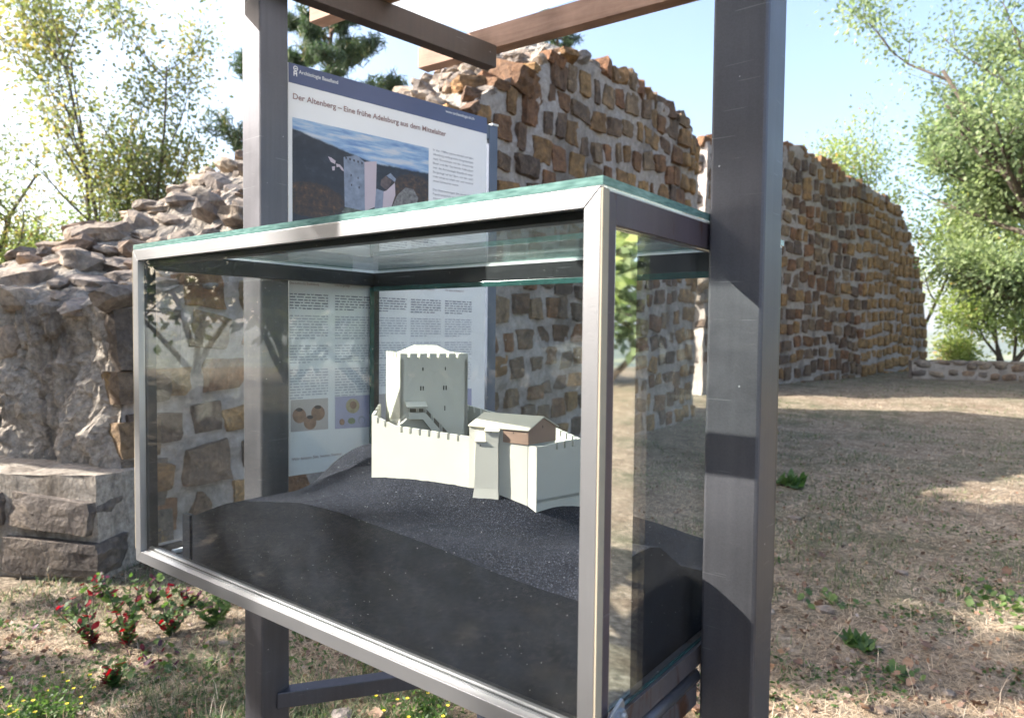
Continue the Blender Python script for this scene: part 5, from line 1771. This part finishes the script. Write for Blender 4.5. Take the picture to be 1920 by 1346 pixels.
def blades(name, n, seed, y0, y1, length, width, lay, mat, maskf=None, z_off=0.0, pw=1.7):
    X, Y = sample_ground(n, seed, y0, y1, pw)
    r = np.random.default_rng(seed + 1)
    if maskf is not None:
        k = maskf(X, Y) > r.uniform(0, 1, len(X)); X, Y = X[k], Y[k]
    n = len(X)
    Z = gz(X, Y) + z_off
    az = r.uniform(0, 2 * math.pi, n); el = lay(r, n)
    L_ = length * r.uniform(0.4, 1.4, n)
    dx, dy, dz_ = np.cos(az) * np.cos(el), np.sin(az) * np.cos(el), np.sin(el)
    px_, py_ = -np.sin(az), np.cos(az)
    w = width * r.uniform(0.6, 1.4, n) * (0.6 + Y / 5.0)
    b = np.stack([X, Y, Z], -1)
    sdv = np.stack([px_ * w, py_ * w, 0 * w], -1)
    dv = np.stack([dx * L_, dy * L_, dz_ * L_], -1)
    bend = np.stack([dx * L_ * .3, dy * L_ * .3, -np.abs(dz_) * L_ * .25], -1)
    m1 = b + dv * 0.55; tp = b + dv + bend
    v = np.stack([b - sdv, b + sdv, m1 + sdv * .8, m1 - sdv * .8, tp], 1).reshape(-1, 3)
    i0 = np.arange(n)[:, None] * 5
    tri = np.concatenate([i0 + np.array([[0, 1, 2]]), i0 + np.array([[0, 2, 3]]), i0 + np.array([[3, 2, 4]])], 0)
    o = mesh_obj(name, v, tri, mat)
    tint(o, np.clip(0.5 + .45 * fbm(X * 1.5, Y * 1.5, seed=seed) + r.normal(size=n) * .2, 0, 1), 5)
    return o


def gmask(X, Y):
    t1_ = (X - W1a[0]) * n1[0] + (Y - W1a[1]) * n1[1]; t2_ = (X - W2a[0]) * n2[0] + (Y - W2a[1]) * n2[1]
    foot = np.exp(-np.abs(t1_) / 0.18) + np.exp(-np.abs(t2_) / 0.3) + np.where(X < -1.9, np.exp(-np.abs(Y - 4.2) / 0.2), 0)
    return np.clip((fbm(X * 1.1 + 3, Y * 1.1, seed=77) + 0.08) * 2.4 + foot, 0, 1)



tag(blades('straw_litter', 130000, 5, 2.3, 12, 0.05, 0.0012, lambda r, n: r.uniform(0.0, 0.35, n), M['straw']), 'dry straw and mown grass lying on the lawn', 'straw', kind='stuff')
tag(blades('grass', 95000, 15, 2.3, 24, 0.06, 0.0018, lambda r, n: r.uniform(0.5, 1.4, n), M['grass'], gmask), 'short patchy green grass on the dry lawn', 'grass', kind='stuff')
tag(blades('dry_grass_stalks', 5200, 25, 2.5, 16, 0.11, 0.0010, lambda r, n: r.uniform(0.7, 1.5, n), M['straw'], lambda X, Y: 0.4 + 0 * X), 'thin bleached grass stalks standing on the lawn', 'grass stalks', kind='stuff')
# small leaf litter
X, Y = sample_ground(5200, 33, 2.3, 16, 1.9)
C = np.stack([X, Y, gz(X, Y) + 0.012], -1)
v, f = quads(C, 0.016, 0.7, 33, True)
o = mesh_obj('leaf_litter', v, f, M['dry_leaf']); tint(o, np.random.default_rng(3).uniform(0, 1, len(X)))
tag(o, 'small crumpled leaf fragments scattered over the lawn', 'leaf litter', kind='stuff')
# low broadleaf weeds as ground cover
X, Y = sample_ground(26000, 43, 2.4, 18, 1.8)
k = (fbm(X * 1.3, Y * 1.3, seed=55) > 0.22); X, Y = X[k], Y[k]
C = np.stack([X, Y, gz(X, Y) + 0.010], -1)
v, f = quads(C, 0.013, 0.6, 44, True)
o = mesh_obj('ground_cover', v, f, M['weed']); tint(o, np.random.default_rng(4).uniform(0, .9, len(X)))
tag(o, 'creeping clover and plantain leaves in patches', 'ground cover', kind='stuff')


def leaf_mesh(name, mat, seed, curl=0.3, lobes=0, nseg=6, width=0.42):
    rd = random.Random(seed)
    v = []; f = []
    for i in range(nseg + 1):
        t = i / nseg
        w = width * math.sin(math.pi * min(1, t * 0.95 + 0.03)) ** 0.8 * (1 + lobes * 0.35 * (1 if i % 2 else -1))
        zc = curl * (t - .4) ** 2 + rd.uniform(-.02, .02)
        v += [(t - .5, -w, zc + curl * .6 * w + rd.uniform(-.03, .03)), (t - .5, 0, zc), (t - .5, w, zc + curl * .6 * w + rd.uniform(-.03, .03))]
    for i in range(nseg):
        a = i * 3
        f += [(a, a + 1, a + 4, a + 3), (a + 1, a + 2, a + 5, a + 4)]
    me = bpy.data.meshes.new(name); me.from_pydata(v, [], f); me.materials.append(mat)
    me.polygons.foreach_set('use_smooth', [True] * len(me.polygons))
    at_ = me.attributes.new('tint', 'FLOAT', 'POINT')
    t0 = rd.uniform(.15, .95)
    at_.data.foreach_set('value', [min(1, max(0, t0 + rd.uniform(-.1, .1))) for _ in v])
    me.update()
    return me


DL = [leaf_mesh('fallen_leaf', M['dry_leaf'], i, rng.uniform(.2, .9), lobes=(i % 2)) for i in range(8)]
X, Y = sample_ground(190, 91, 2.5, 8.5, 1.6)
rl = random.Random(6)
for x, y in zip(X, Y):
    o = bpy.data.objects.new('fallen_leaf', rl.choice(DL)); COL.objects.link(o)
    s = rl.uniform(0.03, 0.07)
    o.location = (x, y, gz1(x, y) + 0.016); o.rotation_euler = (rl.gauss(0, .35), rl.gauss(0, .35), rl.uniform(0, 6.3)); o.scale = (s, s, s)
    tag(o, 'curled brown fallen leaf on the dry lawn', 'leaf', 'fallen leaves on the lawn')


def rosette(name, label, cat, x, y, n, size, meshes, seed, el=(0.1, 0.9), stem=None, group=None, spread=0.0, stemh=0.0):
    rd = random.Random(seed)
    z = gz1(x, y)
    e = empty(name, (x, y, z)); tag(e, label, cat, group)
    if stem:
        m = MB()
        st = []
        for i in range(stem):
            a = rd.uniform(0, 6.3); h_ = stemh * rd.uniform(.5, 1.1)
            p = [V3((0, 0, 0))]
            lean = rd.uniform(.2, .9)
            for k in range(4): p.append(p[-1] + V3((math.cos(a) * lean, math.sin(a) * lean, 1)).normalized() * h_ / 4 + V3((rd.gauss(0, .004), rd.gauss(0, .004), 0)))
            m.tube(p, [.0035, .003, .0026, .002, .0012], 5); st.append(p)
        m.build('stem', M['bark'] if stemh > .12 and 'red' in label else M['stemgreen'], e)
    for i in range(n):
        me = rd.choice(meshes)
        o = bpy.data.objects.new('leaf', me); COL.objects.link(o); o.parent = e
        s = size * rd.uniform(.6, 1.25); a = rd.uniform(0, 6.3); ee = rd.uniform(*el)
        if stem:
            p = st[rd.randrange(len(st))]; f = rd.uniform(.02, 1) * 4; k = min(int(f), 3); b = p[k].lerp(p[k + 1], f - k)
        else:
            b = V3((rd.gauss(0, spread), rd.gauss(0, spread), 0.004))
        dirv = V3((math.cos(a) * math.cos(ee), math.sin(a) * math.cos(ee), math.sin(ee)))
        o.location = b + dirv * s * .5
        o.rotation_euler = (rd.gauss(0, .3), -ee, a); o.scale = (s, s, s)
    return e


M['stemgreen'] = simple('green_stem', (0.12, 0.17, 0.05), .6)
WL = [leaf_mesh('leaf', M['weed'], 20 + i, .3, 0, 6, .2) for i in range(4)]
WB = [leaf_mesh('leaf', M['weed'], 30 + i, .3, 1, 7, .4) for i in range(4)]
RL = [leaf_mesh('leaf', M['red_leaf'], 40 + i, .4, 0, 6, .3) for i in range(5)]
PL0 = [leaf_mesh('leaf', M['weed'], 240 + i, .5, 1, 6, .34) for i in range(4)]
g1 = lambda px, py: at(px, py, Z=0.03)
p_ = g1(1618, 1205); rosette('weed', 'bright green broad-leaved weed rosette at the edge of the shade on the right', 'weed', p_.x, p_.y, 30, 0.095, WL, 1, (0.0, 1.1), spread=.03)
p_ = g1(1480, 905); rosette('weed', 'green weed clump just right of the right-hand post', 'weed', p_.x, p_.y, 40, 0.15, WL, 2, (0.0, 1.2), spread=.06)
p_ = g1(1880, 1130); rosette('weed', 'leafy green weed patch at the right edge of the lawn', 'weed', p_.x, p_.y, 70, 0.05, WB, 3, (0.1, 1.0), spread=.14)
p_ = g1(1690, 1260); rosette('weed', 'small weed in the sunlit strip at lower right', 'weed', p_.x, p_.y, 14, 0.05, WB, 4, (0.1, 1.0), spread=.04)
p_ = g1(1560, 1120); rosette('weed', 'low clover clump in the shaded lawn', 'weed', p_.x, p_.y, 26, 0.045, WB, 14, (0.1, .8), spread=.09)
# plants with red leaves at the foot of the left wall
for i, (px, py, n, hh, lab) in enumerate(((240, 1190, 44, .42, 'tall weed with crimson and green leaves at the foot of the wall'), (175, 1190, 26, .30, 'reddish weed left of the tallest crimson one'), (320, 1170, 30, .28, 'green and red weed below the corner of the case'), (400, 1160, 20, .22, 'low green weed right of the crimson ones, under the case'), (215, 1265, 18, .12, 'small dark red weed on the straw in front'))):
    p_ = g1(px, py)
    rosette('weed', lab + (' with red leaves' if 'red' not in lab and i < 3 else ''), 'weed', p_.x, p_.y, int(n * 4), 0.045, (RL + WB + WL + PL0) if i not in (3,) else WB, 60 + i, (-.1, .9), stem=7 if i < 4 else 4, stemh=hh)
PU = leaf_mat('purple_leaves', [(0.0, (0.04, 0.02, 0.03)), (0.6, (0.11, 0.04, 0.07)), (1.0, (0.22, 0.10, 0.12))], 0.25)
PL = [leaf_mesh('leaf', PU, 140 + i, .4, 0, 6, .3) for i in range(3)]
for i, (px, py, n, lab) in enumerate(((120, 1140, 40, 'low dark weed clump at the foot of the wall stub'), (190, 1110, 50, 'purple-leaved weed clump behind the crimson weeds'), (285, 1125, 55, 'dense green and purple weed clump by the wall corner'), (355, 1120, 55, 'dense weed clump under the lower left corner of the case'), (420, 1110, 40, 'weed clump at the wall foot left of the left post'), (265, 1225, 40, 'sprawling low weed in front of the crimson ones'), (350, 1225, 30, 'small low weed on the straw below the case'))):
    p_ = g1(px, py)
    rosette('weed', lab, 'weed', p_.x, p_.y, n, 0.042, WB + PL + (RL[:1] if i % 2 else []), 160 + i, (0.0, 1.0), spread=.10, stem=5 if i in (1, 2, 3) else None, stemh=.16)
# yellow-flowered clumps
def flower_clump(label, px, py, n, rad, seed, cz=0.12):
    rd = random.Random(seed); p_ = g1(px, py); z = gz1(p_.x, p_.y)
    e = empty('flowering_plant', (p_.x, p_.y, z)); tag(e, label, 'flowering plant')
    m = MB(); heads_ = []
    for i in range(n):
        a = rd.uniform(0, 6.3); r_ = rad * math.sqrt(rd.random()); h_ = cz * rd.uniform(.6, 1.3)
        b = V3((math.cos(a) * r_ * .7, math.sin(a) * r_ * .7, 0)); t_ = V3((math.cos(a) * r_ + rd.gauss(0, .02), math.sin(a) * r_ + rd.gauss(0, .02), h_))
        m.tube([b, b.lerp(t_, .5) + V3((0, 0, .01)), t_], [.0015, .0013, .001], 4); heads_.append(t_)
    m.build('stem', M['stemgreen'], e)
    C = np.array([tuple(heads_[rd.randrange(n)] * rd.uniform(.2, .95)) for _ in range(n * 16)]) + np.random.default_rng(seed).normal(size=(n * 16, 3)) * .018
    v, f = quads(C, .013, .4, seed); o = mesh_obj('foliage', v, f, M['weed'], e); tint(o, np.random.default_rng(seed).uniform(.2, 1, len(C)))
    for h_ in heads_[:int(n * .55)]:
        mm = MB()
        for j in range(5):
            a = j * 2 * math.pi / 5
            c = V3((math.cos(a), math.sin(a), .3)) * .008; sdn = V3((-math.sin(a), math.cos(a), 0)) * .004
            k0 = len(mm.v); mm.v += [tuple(h_), tuple(h_ + c * .6 + sdn), tuple(h_ + c * 1.1), tuple(h_ + c * .6 - sdn)]; mm.f.append((k0, k0 + 1, k0 + 2, k0 + 3)); mm.m.append(0)
        mm.build('flower', M['flower'], e)
flower_clump('yellow-flowering low plant in the bottom left corner', 60, 1330, 46, .22, 1, .10)
flower_clump('yellow-flowering plant under the case beside the tie bar', 790, 1345, 40, .20, 2, .14)
flower_clump('yellow-flowering sprigs right of the left post under the rail', 700, 1240, 12, .12, 3, .10)
# single seed stalks standing out on the lawn
for i, (px, py, hh) in enumerate(((1720, 965, .16), (1830, 965, .14), (1560, 1195, .12), (1708, 1170, .13), (1790, 1195, .12), (1840, 1190, .13), (1500, 1215, .10), (40, 1150, .20), (75, 1110, .14), (1715, 1290, .1), (1900, 960, .15))):
    p_ = g1(px, py); rd = random.Random(i)
    e = empty('seed_stalk', (p_.x, p_.y, gz1(p_.x, p_.y))); tag(e, ['tall bleached seed stalk in the shaded lawn left of the sun patch', 'bleached seed stalk at the edge of the sun patch on the right', 'short stalk left of the bright green weed rosette', 'seed stalk right of the bright green weed rosette', 'seed stalk at the sunlit edge in the lower right, left of a near twin', 'rightmost seed stalk at the sunlit edge in the lower right', 'short stalk beside the foot of the right post', 'tall dry stalk in front of the wall stub', 'shorter dry stalk right of the tall one by the wall stub', 'small stalk in the sunlit strip at lower right', 'bleached stalk at the right edge above the sun patch'][i], 'grass stalk', 'seed stalks on the lawn')
    m = MB(); q = V3((rd.gauss(0, .03), rd.gauss(0, .02), hh)); m.tube([(0, 0, 0), q * .5 + V3((.005, 0, 0)), q], [.0018, .0015, .001], 4); m.build('stem', M['straw_plain'] if 'straw_plain' in M else M.setdefault('straw_plain', simple('bleached_stalk', (.55, .46, .32), .8)), e)
    m = MB(); m.tube([q, q * 1.06, q * 1.16, q * 1.22], [.002, .0045, .004, .001], 5); m.build('seed_head', M['straw_plain'], e)
# pale stones lying in the grass
for i, (px, py, s) in enumerate(((1548, 1138, .05), (1440, 1140, .04), (1690, 1068, .04), (1490, 965, .05), (1780, 1290, .03), (640, 1330, .05), (420, 1195, .03), (1655, 1320, .03))):
    p_ = g1(px, py)
    o = bpy.data.objects.new('loose_stone', rnd.choice(RUB)); COL.objects.link(o)
    o.location = (p_.x, p_.y, gz1(p_.x, p_.y) + s * .2); o.scale = (s, s * .8, s * .4); o.rotation_euler = (0, 0, i)
    tag(o, ['flat pale stone in the shaded lawn near the bright green weed', 'pale stone just right of the right post', 'small pale stone in the middle of the shaded lawn', 'pale stone near the weed clump beside the right post', 'small stone in the sunlit strip at lower right', 'pale stone under the tie bar', 'small pale stone below the left part of the case', 'small pale stone at the bottom right edge of the lawn'][i], 'stone', 'loose stones on the lawn')
print('stones', nst, 'rubble', cnt)

# ------------------------------------------------------------------ valley haze
hm = bpy.data.materials.new('haze'); hm.use_nodes = True
hn_ = hm.node_tree; hn_.nodes.clear()
ho = hn_.nodes.new('ShaderNodeOutputMaterial'); hv_ = hn_.nodes.new('ShaderNodeVolumePrincipled')
hv_.inputs['Color'].default_value = (0.86, 0.92, 1.0, 1); hv_.inputs['Density'].default_value = 0.00012; hv_.inputs['Anisotropy'].default_value = 0.2
hn_.links.new(hv_.outputs[0], ho.inputs['Volume'])
hz_ = part_box('haze', (-7600, -7600, -200), (7600, 7600, 170), hm, None)
tag(hz_, 'thin pale haze over the valley and far hills', 'haze', kind='stuff')
